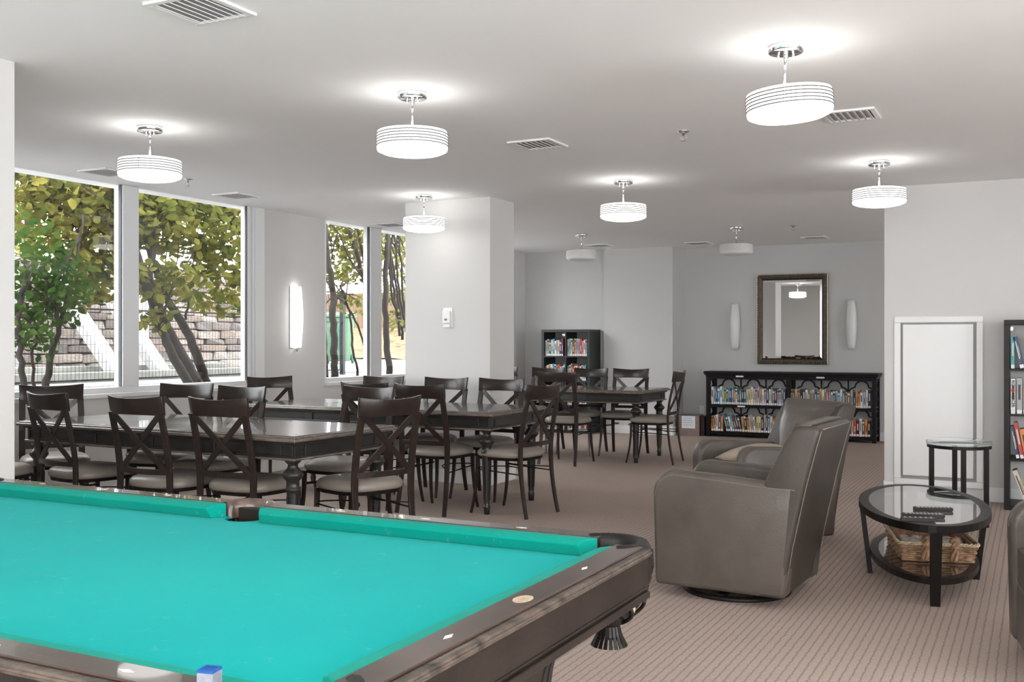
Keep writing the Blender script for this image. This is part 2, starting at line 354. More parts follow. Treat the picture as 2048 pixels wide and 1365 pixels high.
# window 1
def window(name, y0, y1, z0, muls, casing):
    t = thing(name, None, None, (WX, y0, z0)); t['kind'] = 'structure'
    L = lambda y: y-y0
    fr = MB()
    fr.box(-.08, .0, L(y0), L(y0)+.03, 0, CEIL-z0-.001)
    fr.box(-.09, .01, L(y0), L(y1), 0, .045)
    fr.box(-.08, .0, L(y1)-.03, L(y1), .045, CEIL-z0-.001)
    fr.build('window_frame', 'winframe', t, bevel=.003)
    for a, c in muls:
        m = MB(); m.box(-.09, .012, L(a), L(c), .045, CEIL-z0-.001); m.build('mullion', 'winframe', t, bevel=.004)
        g = MB(); g.box(-.03, .0, L(a)-.008, L(a)-.001, .045, CEIL-z0-.002); g.build('gasket', 'darkgasket', t)
    edges = [y0+.03]+[e for m in muls for e in m]+[y1-.03]
    for i in range(0, len(edges), 2):
        p = MB(); p.box(-.05, -.044, L(edges[i]), L(edges[i+1]), .045, CEIL-z0-.002); p.build('pane', 'glass', t)
    s_ = MB(); s_.box(-.0, .05, L(y0)-.02, L(y1)+(.2 if casing else .02), -.035, 0); s_.build('window_sill', 'trim', t, bevel=.006)
    if casing:
        c = MB(); c.box(-.10, .0, L(y1), L(y1)+.02, 0, CEIL-z0-.001); c.box(-.08, .012, L(y1)+.035, L(y1)+.06, 0, CEIL-z0-.001)
        c.box(-.08, .02, L(y1)+.065, L(y1)+.195, 0, CEIL-z0-.001); c.box(-.1, -.02, L(y1)+.02, L(y1)+.065, 0, CEIL-z0-.001)
        c.build('casing', 'winframe', t, bevel=.003)
        g = MB(); g.box(-.02, .001, L(y1)-.042, L(y1)-.032, .045, CEIL-z0-.002); g.build('gasket', 'darkgasket', t)
    return t
w1 = window('window_1', W1[0], W1[1], SZ1, [(6.05, 6.22)], True)
w2 = window('window_2', W2[0], W2[1], SZ2, [(9.56, 9.78), (11.1, 11.3)], False)
tag(w1, 'large two-pane window with white frame at far left', 'window'); tag(w2, 'narrow-looking window between sconce wall and pillar, lengthened unseen behind it for light', 'window')
# unseen window fronts added for fill daylight (behind and right of the camera)
def window_added(name, p, rz, L, n, label):
    t = thing(name, label, 'window', p, rz); t['kind'] = 'structure'; H = CEIL-.06-.001
    for k in range(n+1):
        b = MB(); x = L*k/n; b.box(x-.04, x+.04, -.05, .05, 0, H); b.build('mullion', 'winframe', t)
        if k < n: b = MB(); b.box(x+.04, x+L/n-.04, -.004, .004, .05, H-.05); b.build('pane', 'glass', t)
    b = MB(); b.box(0, L, -.05, .05, 0, .05); b.box(0, L, -.05, .05, H-.05, H); b.build('window_frame', 'winframe', t)
window_added('added_window_3', (-2.6, -2.62, .06), 0, 6.2, 4, 'unseen window front behind the camera, added for fill daylight')
window_added('added_window_5', (4.12, 10.0, .06), PI/2, 1.8, 1, 'unseen window added to light the back room')
window_added('added_window_4', (4.12, -1.8, .06), PI/2, 6.0, 4, 'unseen window front along the right side, added for fill daylight')
# access panel in the right wall
t = thing('door_1', 'white framed flush access panel in right wall', 'door', (-1.05, 9.03, .10)); t['kind'] = 'structure'
b = MB(); b.box(0, .67, -.022, 0, 0, .05); b.box(0, .67, -.022, 0, 1.33, 1.38); b.box(0, .05, -.022, 0, .05, 1.33); b.box(.62, .67, -.022, 0, .05, 1.33)
b.build('door_frame', 'trim', t, bevel=.005)
b = MB(); b.box(.05, .62, -.002, -.0005, .05, 1.33); b.build('recess', mat('grey_gap', (.35, .34, .33), .8, noise=.05), t)
b = MB(); b.box(.068, .598, -.026, -.004, .078, 1.315); b.build('door_panel', 'trim', t, bevel=.003)
# ceiling vents
def vent(x, y, label, w=.30, d=.30, first=[None]):
    if first[0]:
        return dup(first[0], (x, y, CEIL), 0, label, 'ceiling air vents')
    t = thing('ceiling_vent', label, 'air vent', (x, y, CEIL), 0, 'ceiling air vents')
    b = MB(); e = .028
    b.box(-w/2, w/2, -d/2, -d/2+e, -.012, 0); b.box(-w/2, w/2, d/2-e, d/2, -.012, 0); b.box(-w/2, -w/2+e, -d/2+e, d/2-e, -.012, 0); b.box(w/2-e, w/2, -d/2+e, d/2-e, -.012, 0)
    b.build('frame', 'trim', t, bevel=.003)
    b = MB(); b.box(-w/2+e, w/2-e, -d/2+e, d/2-e, -.002, -.0005); b.build('backing', mat('vent_dark', (.42, .42, .42), .8, noise=.1), t)
    for i in range(7):
        b = MB(); yy = -w/2+e+.016+i*(w-2*e-.032)/6
        b.bar([(yy, -d/2+e, -.011), (yy, d/2-e, -.011)], .017, .0025, (.9, 0, -.35)); b.build('slat', 'trim', t)
    first[0] = t
    return t
vent(-2.88, 6.02, 'white louvred ceiling vent between the front and middle pendants')
vent(-.94, 6.05, 'white louvred ceiling vent just right of the nearest pendant')
vent(-2.86, 2.98, 'white louvred ceiling vent cut by the top edge')
vent(-6.25, 5.54, 'flat ceiling vent above window, left of the leftmost pendant')
vent(-6.25, 6.95, 'flat ceiling vent over the right pane of the large window')
vent(-6.30, 9.45, 'ceiling vent by the narrow window, beside the pillar')
vent(-3.92, 13.05, 'thin ceiling vent in back room, left of the unlit pendant')
vent(-2.44, 13.02, 'thin ceiling vent above the wall mirror')
vent(-5.2, 12.77, 'thin ceiling vent in front of the small cube bookcase')
# sprinklers
def sprinkler(x, y, label):
    t = thing('sprinkler_head', label, 'sprinkler', (x, y, CEIL), 0, 'ceiling sprinkler heads')
    b = MB(); b.lathe([(.04, 0), (.04, -.004), (.018, -.012), (.012, -.014), (.012, -.028)], 16); b.build('escutcheon', 'chrome', t)
    b = MB(); b.tube([(-.014, 0, -.025), (-.02, 0, -.04), (0, 0, -.055)], .0025, 6); b.tube([(.014, 0, -.025), (.02, 0, -.04), (0, 0, -.055)], .0025, 6)
    b.lathe([(.004, -.05), (.018, -.056), (.018, -.059), (.003, -.06)], 12); b.build('deflector', 'silver', t)
    return t
sprinkler(-1.92, 6.07, 'chrome sprinkler head in mid ceiling, left of nearest pendant')
sprinkler(-2.40, 11.56, 'small sprinkler head in back room ceiling above mirror')
sprinkler(-5.97, 6.08, 'sprinkler head beside the leftmost pendant by the window')

# ------------------------------------------------------------------ pendant lamps
def pendant(x, y, lit, label, group, tilt=(0, 0)):
    t = thing('pendant_lamp', label, 'pendant lamp', (x, y, CEIL), 0, group)
    b = MB(); b.lathe([(.073, 0), (.075, -.006), (.075, -.028), (.070, -.031)], 32); b.build('canopy', 'chrome', t)
    b = MB(); b.lathe([(.006, -.03), (.006, -.046), (.004, -.05)], 10, (-.032, 0, 0)); b.lathe([(.006, -.03), (.006, -.046), (.004, -.05)], 10, (.032, 0, 0)); b.lathe([(.012, -.03), (.009, -.06)], 12)
    b.build('canopy_screws', 'chrome', t)
    b = MB(); b.tube([(0, 0, -.03), (tilt[1]*.12, -tilt[0]*.12, -.19)], .0065, 12); b.build('stem', 'chrome', t)
    sh = MB()   # opal glass drum
    r = .183
    sh.lathe([(r-.006, -.203), (r, -.212), (r, -.286)], 48, cap=False)
    sb_ = MB(); sb_.lathe([(r, -.286), (r-.004, -.300), (r-.03, -.312), (.10, -.322), (.03, -.326), (.001, -.326)], 48, cap=False)
    o = sb_.build('lower_diffuser', 'litbottom' if lit else 'opal', t); o.rotation_euler = (tilt[0], tilt[1], 0)
    s_ = sh.build('lamp_shade', 'lit' if lit else 'opal', t); s_.rotation_euler = (tilt[0], tilt[1], 0)
    b = MB(); b.lathe([(.001, -.192), (.06, -.193), (.150, -.196), (r-.004, -.202), (r-.006, -.206)], 40, cap=False); o = b.build('shade_top', 'littop' if lit else 'opal', t); o.rotation_euler = (tilt[0], tilt[1], 0)
    for i in range(5):
        b = MB(); z = -.215-i*.0145
        rr = .1945
        b.lathe([(rr-.0115, z), (rr-.009, z-.0005), (rr-.009, z-.0042), (rr-.0115, z-.0048)], 48, cap=False)
        # thin metal band ring: painted darker on lit lamps to show against the glow
        o = b.build('band', 'bandlit' if lit else 'bandoff', t); o.rotation_euler = (tilt[0], tilt[1], 0)
    b = MB()
    for k in range(1):
        a = k*PI/2-1.1; b.bar([(1.0*.1875*math.cos(a), 1.0*.1875*math.sin(a), -.212), (1.0*.1875*math.cos(a), 1.0*.1875*math.sin(a), -.284)], .003, .002, (-math.sin(a), math.cos(a), 0))
    o = b.build('band_strut', 'chrome', t); o.rotation_euler = (tilt[0], tilt[1], 0)
    return t
M['bandlit'] = mat('ring_dark_against_glow', (.10, .10, .10), .5, 0, noise=.02)
M['bandoff'] = mat('satin_metal_band', (.62, .62, .62), .3, .6, noise=.02)
G1 = 'lit drum pendant lamps in rows'; G2 = 'unlit drum pendants in the back room'
pendant(-4.72, 4.5, True, 'lit white drum pendant with banded shade nearest the big window', G1, (0, 0))
pendant(-2.87, 4.5, True, 'lit white drum pendant at upper centre, large banded shade', G1)
pendant(-.97, 4.52, True, 'largest lit drum pendant hanging slightly tilted at upper right', G1, (R_(1.5), R_(-3)))
pendant(-4.79, 7.7, True, 'lit drum pendant hanging in front of the white pillar', G1)
pendant(-2.93, 7.7, True, 'lit drum pendant over the aisle, right of the pillar', G1)
pendant(-1.0, 7.72, True, 'lit drum pendant beside the right wall corner', G1)
pendant(-4.85, 11.35, False, 'unlit banded drum pendant in the back room above the far table', G2)
pendant(-3.0, 11.42, False, 'unlit banded drum pendant in the back room left of mirror', G2)
for x, wd in ((-2.95, 'left end'), (-1.0, 'near end'), (.95, 'floor right')): pendant(x, 1.2, True, 'added fill-light drum pendant above the %s of the pool table, out of view' % wd, 'unseen pendants added for light')  # unseen lamps carrying on the pendant rows, added to brighten the foreground
for x, y, wd in ((.95, 4.5, 'cut-off armchair'), (2.9, 4.5, 'middle of the added right windows'), (.95, 7.7, 'dark bookcase'), (2.9, 1.2, 'corner behind the camera'), (2.9, 7.7, 'far right corner')): pendant(x, y, True, 'unseen lit drum pendant added for fill light near the '+wd, 'unseen pendants added for light to the right')  # further unseen pendants added on the right for more light

# ------------------------------------------------------------------ sconces, thermostat, mirror
def sconce(x, y, z, rz, lit, label, group=None):
    t = thing('wall_sconce', label, 'wall lamp', (x, y, z), rz, group)   # local: +y out of wall, z centre
    b = MB(); b.box(-.05, .05, 0, .015, -.28, .28); b.build('backplate', 'chrome', t, bevel=.003)
    if lit:
        b = MB(); b.box(-.075, .075, .0, .012, -.315, .305); b.box(-.02, .02, 0, .035, -.345, -.31); b.build('bracket', 'chrome', t, bevel=.003)
        b = MB(); n = 10
        vs = []; fs = []
        for i in range(n+1):
            zz = -.305+.61*i/n; bow = .055*math.sin(PI*i/n)*.5
            for k in range(9):
                a = PI*k/8; vs.append((.058*math.cos(a), .02+(.055+bow)*math.sin(a), zz))
        for i in range(n):
            for k in range(8): a = i*9+k; fs.append((a, a+1, a+10, a+9))
        fs.append(tuple(range(9))); fs.append(tuple(range(n*9, n*9+9)))
        b.add(vs, fs, True); b.build('sconce_shade', 'litsconce', t)
    else:
        b = MB(); n = 14; vs = []; fs = []
        for i in range(n+1):
            u = i/n; zz = -.315+.63*u; wv = .042+.026*math.sin(PI*u)
            for k in range(13):
                a = PI*k/12; vs.append((wv*math.cos(a), .016+wv*1.0*math.sin(a), zz))
        for i in range(n):
            for k in range(12): a = i*13+k; fs.append((a, a+1, a+14, a+13))
        fs.append(tuple(range(13))); fs.append(tuple(range(n*13, n*13+13)))
        b.add(vs, fs, True); b.build('sconce_shade', 'opal', t)
    return t
sconce(WX, 8.24, 1.52, -PI/2, True, 'lit tall white wall sconce between the two windows')
G = 'unlit white bowed sconces on back wall'
sconce(-3.655, 13.87, 1.48, PI, False, 'unlit white bowed wall sconce left of the mirror', G)
sconce(-2.135, 13.87, 1.49, PI, False, 'unlit white bowed wall sconce right of the mirror', G)
t = thing('thermostat', 'small white thermostat with grey display on the pillar', 'thermostat', (-4.74, 8.03, 1.485))
b = MB(); b.box(-.05, .05, -.008, 0, -.085, .095); b.build('wall_plate', 'white', t, bevel=.002)
b = MB(); b.box(-.045, .035, -.032, -.008, -.045, .065); b.build('body', 'white', t, bevel=.004)
b = MB(); b.box(-.02, .008, -.034, -.032, -.02, -.003); b.build('display', 'lcd', t)
b = MB(); b.box(-.03, .03, -.026, -.008, -.083, -.05); b.build('vent_block', 'white', t, bevel=.003)
# mirror
t = thing('wall_mirror', 'rectangular mirror in ornate antique bronze frame on back wall', 'mirror', (-2.89, 13.87, 1.57))
def frame_ring(b, w0, h0, w1, h1, y0, y1):
    o = [(-w0, -h0), (w0, -h0), (w0, h0), (-w0, h0)]; i = [(-w1, -h1), (w1, -h1), (w1, h1), (-w1, h1)]
    vs = [(x, y0, z) for x, z in o]+[(x, y1, z) for x, z in i]
    b.add(vs, [(k, (k+1) % 4, 4+(k+1) % 4, 4+k) for k in range(4)])
b = MB(); frame_ring(b, .465, .60, .465, .60, 0, -.035); b.m = 1; frame_ring(b, .465, .60, .455, .59, -.035, -.04); b.m = 0
frame_ring(b, .455, .59, .43, .565, -.04, -.052); frame_ring(b, .43, .565, .405, .54, -.052, -.036)
b.build('mirror_frame', ['bronze', 'silver'], t)
b = MB(); frame_ring(b, .405, .54, .385, .52, -.036, -.022); b.build('inner_lip', 'bronzein', t)
b = MB(); frame_ring(b, .385, .52, .36, .495, -.0203, -.021); b.build('bevelled_edge', 'mirror', t)
b = MB(); b.add([(-.36, -.021, -.495), (.36, -.021, -.495), (.36, -.021, .495), (-.36, -.021, .495)], [(0, 1, 2, 3)]); b.build('mirror_glass', 'mirror', t)
b = MB()
for s_ in (-1, 1):
    for i in range(34):
        z = -.56+1.12*i/33
        b.box(s_*.443-.014, s_*.443+.014, -.057, -.048, z-.009, z+.009)
    for i in range(27):
        x = -.42+.84*i/26
        b.box(x-.009, x+.009, -.057, -.048, s_*.578-.014, s_*.578+.014)
b.build('carved_beading', 'bronze', t, bevel=.003)

# ------------------------------------------------------------------ dining tables
def make_table(loc, rz, label):
    t = thing('dining_table', label, 'table', loc, rz, 'long dark dining tables'); A = 1.19; B = .475
    b = MB(); b.box(-A+.035, A-.035, -B+.035, B-.035, .74, .76); b.build('tabletop', 'tabletop', t, bevel=.003)
    b = MB()
    def ring(x, y, w, z0, z1):
        b.box(-x, x, -y, -y+w, z0, z1); b.box(-x, x, y-w, y, z0, z1); b.box(-x, -x+w, -y+w, y-w, z0, z1); b.box(x-w, x, -y+w, y-w, z0, z1)
    ring(A-.012, B-.012, .03, .742, .757); ring(A, B, .04, .728, .746)
    b.build('top_edge_moulding', 'wornedge', t, bevel=.006, bseg=3)
    b = MB(); ring(A-.03, B-.03, .04, .712, .728); b.build('under_moulding', 'tablewood', t, bevel=.004)
    b = MB(); a_, b_ = A-.055, B-.055; ring(a_, b_, .02, .635, .712)
    # raised stiles and rails leave recessed panels
    def face(x0, x1, fixed, ax, sgn, stops):
        for z0, z1 in ((.635, .648), (.700, .712)):
            if ax == 'y': b.box(x0, x1, min(fixed, fixed+sgn*.008), max(fixed, fixed+sgn*.008), z0, z1)
            else: b.box(min(fixed, fixed+sgn*.008), max(fixed, fixed+sgn*.008), x0, x1, z0, z1)
        for s0, s1 in stops:
            if ax == 'y': b.box(s0, s1, min(fixed, fixed+sgn*.008), max(fixed, fixed+sgn*.008), .648, .700)
            else: b.box(min(fixed, fixed+sgn*.008), max(fixed, fixed+sgn*.008), s0, s1, .648, .700)
    for sg in (-1, 1):
        st_ = [(-a_, -a_+.015), (-a_+.085, -a_+.10), (-a_+.10, -a_+.115), (a_-.115, a_-.085), (a_-.015, a_)]
        L = 2*a_-.23
        for k in range(1, 4): c = -a_+.115+L*k/4; st_.append((c-.035, c+.035))
        face(-a_, a_, sg*b_, 'y', sg, st_)
        st_ = [(-b_, -b_+.015), (-b_+.085, -b_+.115), (b_-.115, b_-.085), (b_-.015, b_)]
        face(-b_, b_, sg*a_, 'x', sg, st_)
    b.build('apron', 'tablewood', t, bevel=.0025)
    b = MB(); ring(A-.035, B-.035, .03, .622, .636); b.build('lower_moulding', 'wornedge', t, bevel=.005)
    prof = [(.022, 0), (.023, .035), (.026, .05), (.026, .062), (.022, .068), (.023, .09), (.034, .43), (.036, .45), (.043, .455), (.043, .463), (.037, .468), (.036, .505),
            (.043, .512), (.057, .53), (.060, .54), (.057, .55), (.040, .567), (.029, .582), (.028, .598), (.044, .612), (.048, .622), (.048, .64)]
    lb = MB(); lb.lathe(prof, 24)
    for k in range(10):
        a = 2*PI*k/10; lb.bar([(.0245*math.cos(a), .0245*math.sin(a), .11), (.0345*math.cos(a), .0345*math.sin(a), .42)], .008, .004, (-math.sin(a), math.cos(a), 0))
    first = None
    for sx in (-1, 1):
        for sy in (-1, 1):
            if first is None: first = lb.build('leg', 'tablewood', t); o = first
            else: o = first.copy(); COL.objects.link(o); o.parent = t
            o.location = (sx*(A-.10), sy*(B-.10), 0)
    return t
T1 = make_table((-4.74, 4.95, 0), R_(-2.5), 'long dark dining table nearest the pool table, worn moulded edges')
T2 = dup(T1, (-4.71, 7.07, 0), 0, 'long dark dining table in front of the pillar, middle of three')
T3 = dup(T1, (-4.84, 10.60, 0), 0, 'long dark dining table farthest away, in the back room')

# ------------------------------------------------------------------ cross-back chairs
def make_chair(label):
    t = thing('dining_chair', label, 'chair', (0, 0, 0), 0, 'cross-back dining chairs'); ww = 'chairwood'
    b = MB(); n = 10; vs = []; fs = []      # curved top rail
    for i in range(n+1):
        u = -1+2*i/n; x = .215*u; yb = -.325+.045*u*u
        ztop = .968-.016*(1-u*u); zb = .855+.004*(1-u*u)
        for yy, z in ((yb-.009+.012, zb), (yb-.009-.006, ztop), (yb+.011-.006, ztop), (yb+.011+.012, zb)): vs.append((x*(1 if z > .9 else .975), yy, z))
    for i in range(n):
        for k in range(4): a = i*4+k; c = i*4+(k+1) % 4; fs.append((a, c, c+4, a+4))
    fs += [(0, 1, 2, 3), tuple(range(n*4, n*4+4))]
    b.add(vs, fs, True); o = b.build('top_rail', ww, t, bevel=.003)
    def post(s_):
        b = MB(); pts = bez((s_*.192, -.283, .87), (s_*.197, -.215, .62), (s_*.196, -.215, .47), 8)+bez((s_*.196, -.215, .45), (s_*.196, -.215, .25), (s_*.205, -.275, 0), 7)
        w = [.042]*9+[.040, .039, .037, .035, .034, .032, .031, .029]
        b.bar(pts, w, .016, (1, 0, 0)); return b
    for s_ in (-1, 1): post(s_).build('back_leg', ww, t, bevel=.002)
    def yat(z): return -.222-.061*max(0, (z-.52)/.35)**1.6
    b = MB()
    for s_ in (-1, 1):
        pts = []
        for i in range(9):
            u = i/8; z = .535+.325*u; x = s_*(-.178+.356*u); pts.append((x, yat(z)-.012*math.sin(PI*u)+(.004*s_), z))
        b.bar(pts, .035, .010, (1, 0, .0) if 0 else (s_*.6, 0, -.8) if 0 else (1, 0, -s_*1.1))
    b.build('cross_brace', ww, t, bevel=.0015)
    b = MB(); pts = [(-.185+.37*i/8, -.222-.02*math.sin(PI*i/8), .527) for i in range(9)]
    b.bar(pts, .032, .012, (0, 0, 1)); b.build('back_crossbar', ww, t, bevel=.0015)
    def seat_out(sc, z):
        pts = []
        for k in range(28):
            a = 2*PI*k/28; c, s = math.cos(a), math.sin(a)
            e = .62; x = .225*math.copysign(abs(c)**e, c); y = .225*math.copysign(abs(s)**e, s)
            x *= (1+.06*(y/.225)); pts.append((x*sc, y*sc*.98+.005, z))
        return pts
    b = MB(); lv = [(.94, .425), (.99, .435), (1.0, .448), (.985, .463), (.93, .478), (.82, .489), (.6, .497), (.3, .501)]
    vs = []; fs = []
    for sc, z in lv: vs += seat_out(sc, z)
    for i in range(len(lv)-1):
        for k in range(28): a = i*28+k; c = i*28+(k+1) % 28; fs.append((a, c, c+28, a+28))
    fs.append(tuple(range(28))[::-1]); vs.append((0, .005, .502)); m_ = len(vs)-1; q = (len(lv)-1)*28
    fs += [(q+k, q+(k+1) % 28, m_) for k in range(28)]
    b.add(vs, fs, True); b.build('seat_cushion', 'vinyl', t)
    b = MB(); vs = seat_out(.93, .405)+seat_out(.95, .426); b.add(vs, [(k, (k+1) % 28, 28+(k+1) % 28, 28+k) for k in range(28)]+[tuple(range(28))[::-1]], False)
    b.build('seat_frame', 'bmetal', t)
    for s_ in (-1, 1):
        b = MB(); pts = bez((s_*.185, .185, .42), (s_*.192, .175, .2), (s_*.205, .232, 0), 8)
        b.bar(pts, [.032, .031, .029, .027, .025, .023, .021, .019, .018], .016, (1, 0, 0)); b.build('front_leg', ww, t, bevel=.0015)
    for s_ in (-1, 1):
        b = MB(); b.tube([(s_*.192, .19, .33), (s_*.194, -.23, .31)], .005, 8)
        b.tube(bez((s_*.19, .185, .335), (0, .0, .30), (s_*.19, -.215, .35), 8) if 0 else bez((s_*.19, .185, .34), (s_*-.06, -.02, .36), (s_*.19, -.215, .34), 10), .0045, 8)
        b.build('stretcher', 'bmetal', t)
    return t
F_ = {}
fh = (-math.sin(YAW), math.cos(YAW)); rt = (math.cos(YAW), math.sin(YAW))
def ray(px): a = (px-1024)/2060; return fh[0]+a*rt[0], fh[1]+a*rt[1]
chair0 = None
def chair(px, rz, label, Y=None, X=None):
    global chair0
    dx, dy = ray(px)
    if Y is not None: x, y = Y*dx/dy, Y
    else: x, y = X, X*dy/dx
    rz = R_(rz); fx, fy = -math.sin(rz), math.cos(rz); loc = (x+fx*.30, y+fy*.30, 0)
    if chair0 is None: chair0 = make_chair(label); chair0.location = loc; chair0.rotation_euler = (0, 0, rz)
    else: dup(chair0, loc, rz, label)
chair(89, -8, 'cross-back chair seen from behind, leftmost along near side of the first table', Y=4.33)
chair(266.5, 0, 'cross-back chair seen from behind, middle of near side of first table', Y=4.27)
chair(431.5, 0, 'cross-back chair seen from behind, near side of first table above side pocket', Y=4.36)
chair(103, -125, 'cross-back chair facing right in window corner, behind the leftmost chair', X=-6.36)
chair(376, -165, 'cross-back chair on window side of first table, under the second window pane', Y=5.72)
chair(487.5, 180, 'cross-back chair on window side of first table, overlapping the sconce wall', Y=5.60)
chair(739.5, 180, 'cross-back chair at far right corner of first table, facing camera', Y=5.95)
chair(784.5, 70, 'cross-back chair at right end of first table, closest to side pocket rail', X=-3.24)
o_v = dup(chair0, (-5.95, 4.33, 0), R_(-80), 'cross-back chair mostly hidden by the left wall at first table')
chair(537.5, -117, 'cross-back chair turned at left end of middle table, beside window casing', X=-6.12)
chair(726, 0, 'cross-back chair on near side of middle table, mostly hidden behind two others', Y=6.46)
chair(836.5, 0, 'cross-back chair on near side of middle table, back fully visible left of the pillar', Y=6.42)
chair(769, 180, 'cross-back chair on far side of middle table, below the narrow window', Y=7.74)
chair(894.5, 180, 'cross-back chair on far side of middle table, left part of pillar behind', Y=7.72)
chair(1005, 180, 'cross-back chair on far side of middle table, before right pillar corner', Y=7.74)
chair(1091, 81, 'cross-back chair at right end of middle table, facing the windows', X=-3.20)
chair(1111, 0, 'cross-back chair on near side of far table, back toward camera', Y=9.62)
chair(1005, 180, 'cross-back chair on far side of far table, mostly hidden behind pillar', Y=11.20)
chair(1098, 180, 'cross-back chair on far side of far table, before the cube bookcase', Y=11.18)
chair(1183.5, 178, 'cross-back chair on far side of far table, right edge of cube bookcase behind', Y=11.15)
chair(1263, 182, 'cross-back chair on far side of far table, alone against the pale wall', Y=11.17)
chair(1361.5, 93, 'cross-back chair at right end of far table, beside the cardboard box', X=-3.32)

# ------------------------------------------------------------------ pool table
def pool():
    t = thing('pool_table', 'pool table with teal cloth, dark wooden rails and leather pockets', 'pool table', (-2.08, 1.725, 0))
    # local: junction rectangle x +-1.195, y +-0.615 ; rail outer x +-1.265, y +-0.69
    JX, JY = 1.195, .615; OX, OY = 1.262, .675; ZT = .80; BED = .757
    pts = []
    bxx, byy, rc, rs = JX+.02, JY+.02, .060, .060; cx_, cy_ = JX-.030, JY-.030
    # counter-clockwise outline, each pocket mouth cut as an arc bulging inwards
    e_ = math.sqrt(rc*rc-(bxx-cx_)**2); ang = math.degrees(math.atan2(e_, bxx-cx_)); es = math.sqrt(rs*rs-.008**2); angs = math.degrees(math.atan2(.008, es))
    def corner(sx, sy):
        loc = [(cx_+rc*math.cos(a), cy_+rc*math.sin(a)) for a in [R_(-ang+(-(360-90-2*ang))*q/12) for q in range(13)]]
        return [(sx*x, sy*y) for x, y in loc]
    def side(sy):
        return [(rs*math.cos(a), sy*(JY+.012+rs*math.sin(a))) for a in [R_(angs-(180+2*angs)*q/12) for q in range(13)]]
    c1_ = corner(1, 1); c2_ = corner(-1, 1)[::-1]; c3_ = corner(-1, -1); c4_ = corner(1, -1)[::-1]
    pts = c4_+c1_+side(1)+c2_+c3_+side(-1)[::-1]
    b = MB(); b.prism(pts, BED-.03, BED); b.build('bed_cloth', 'feltbed', t)
    cw = .048
    def cushion(p0, p1, inward):      # p0->p1 along junction line, cut ends angled
        p0 = Vector(p0); p1 = Vector(p1); d = (p1-p0).normalized(); n = Vector(inward); b = MB(); vs = []
        for p, s_ in ((p0, 1), (p1, -1)):
            for off, z, cut in ((0, ZT-.002, 0), (cw*.55, ZT-.0035, cw*.40), (cw, ZT-.0125, cw*.75), (cw*.98, ZT-.017, cw*.75), (cw*.72, BED, cw*.55), (0, BED, 0)):
                q = p+n*off+d*s_*cut; vs.append((q.x, q.y, z))
        fs = [(k, (k+1) % 6, 6+(k+1) % 6, 6+k) for k in range(6)]+[tuple(range(6)), tuple(range(6, 12))]
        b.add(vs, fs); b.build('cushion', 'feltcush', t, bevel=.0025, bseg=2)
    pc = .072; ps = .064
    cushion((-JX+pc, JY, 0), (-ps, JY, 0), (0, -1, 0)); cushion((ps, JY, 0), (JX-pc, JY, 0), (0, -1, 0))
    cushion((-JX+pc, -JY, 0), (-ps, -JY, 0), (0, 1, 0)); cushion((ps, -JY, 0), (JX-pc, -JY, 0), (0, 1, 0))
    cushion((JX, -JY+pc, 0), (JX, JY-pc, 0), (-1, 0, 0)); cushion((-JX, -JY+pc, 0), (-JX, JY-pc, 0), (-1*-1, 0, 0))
    # wooden rails: flat top, groove, rounded outer lip
    def rail(x0, x1, y0, y1, sx, sy):     # (sx,sy) outward normal; box is the flat top part
        b = MB(); b.box(x0, x1, y0, y1, BED-.03, ZT); b.build('rail', 'railwood', t, bevel=.0025)
        b = MB()
        if sx: q = OX*sx; b.box(min(q, q+sx*.020), max(q, q+sx*.020), y0-.0, y1+.0, ZT-.020, ZT-.004); b.box(min(q, q+sx*.024), max(q, q+sx*.024), y0-.0, y1+.0, ZT-.014, ZT-.009)
        else: q = OY*sy; b.box(x0-.02, x1+.02, min(q, q+sy*.020), max(q, q+sy*.020), ZT-.020, ZT-.004); b.box(x0-.02, x1+.02, min(q, q+sy*.024), max(q, q+sy*.024), ZT-.014, ZT-.009)
        b.build('rail_lip', 'railedge', t, bevel=.004, bseg=3)
    for sy in (-1, 1):
        y0, y1 = sorted((sy*JY, sy*OY))
        rail(-JX+pc, -.075, y0, y1, 0, sy); rail(.075, JX-pc, y0, y1, 0, sy)
    for sx in (-1, 1):
        x0, x1 = sorted((sx*JX, sx*OX)); rail(x0, x1, -JY+pc-.01, JY-pc+.01, sx, 0)
    # apron
    b = MB(); e = .012
    a0, a1 = OX+.008, OY+.008
    for sx in (-1, 1): b.box(*sorted((sx*a0, sx*(a0-.03))), -a1+.115, a1-.115, .69, .781)
    for sy in (-1, 1): b.box(-a0+.115, a0-.115, *sorted((sy*a1, sy*(a1-.03))), .69, .781)
    b.build('apron', 'poolbody', t, bevel=.003)
    b = MB()
    for sx in (-1, 1): b.box(*sorted((sx*(a0+.010), sx*(a0-.03))), -a1+.13, a1-.13, .683, .700); b.box(*sorted((sx*(a0+.004), sx*(a0-.03))), -a1+.13, a1-.13, .703, .709)
    for sy in (-1, 1): b.box(-a0+.13, a0-.13, *sorted((sy*(a1+.010), sy*(a1-.03))), .683, .700)
    b.build('apron_moulding', 'poolbody', t, bevel=.003)
    b = MB(); b.box(-a0+.16, a0-.16, -a1+.14, a1-.14, .60, .725); b.build('cabinet', 'poolbody', t, bevel=.004)
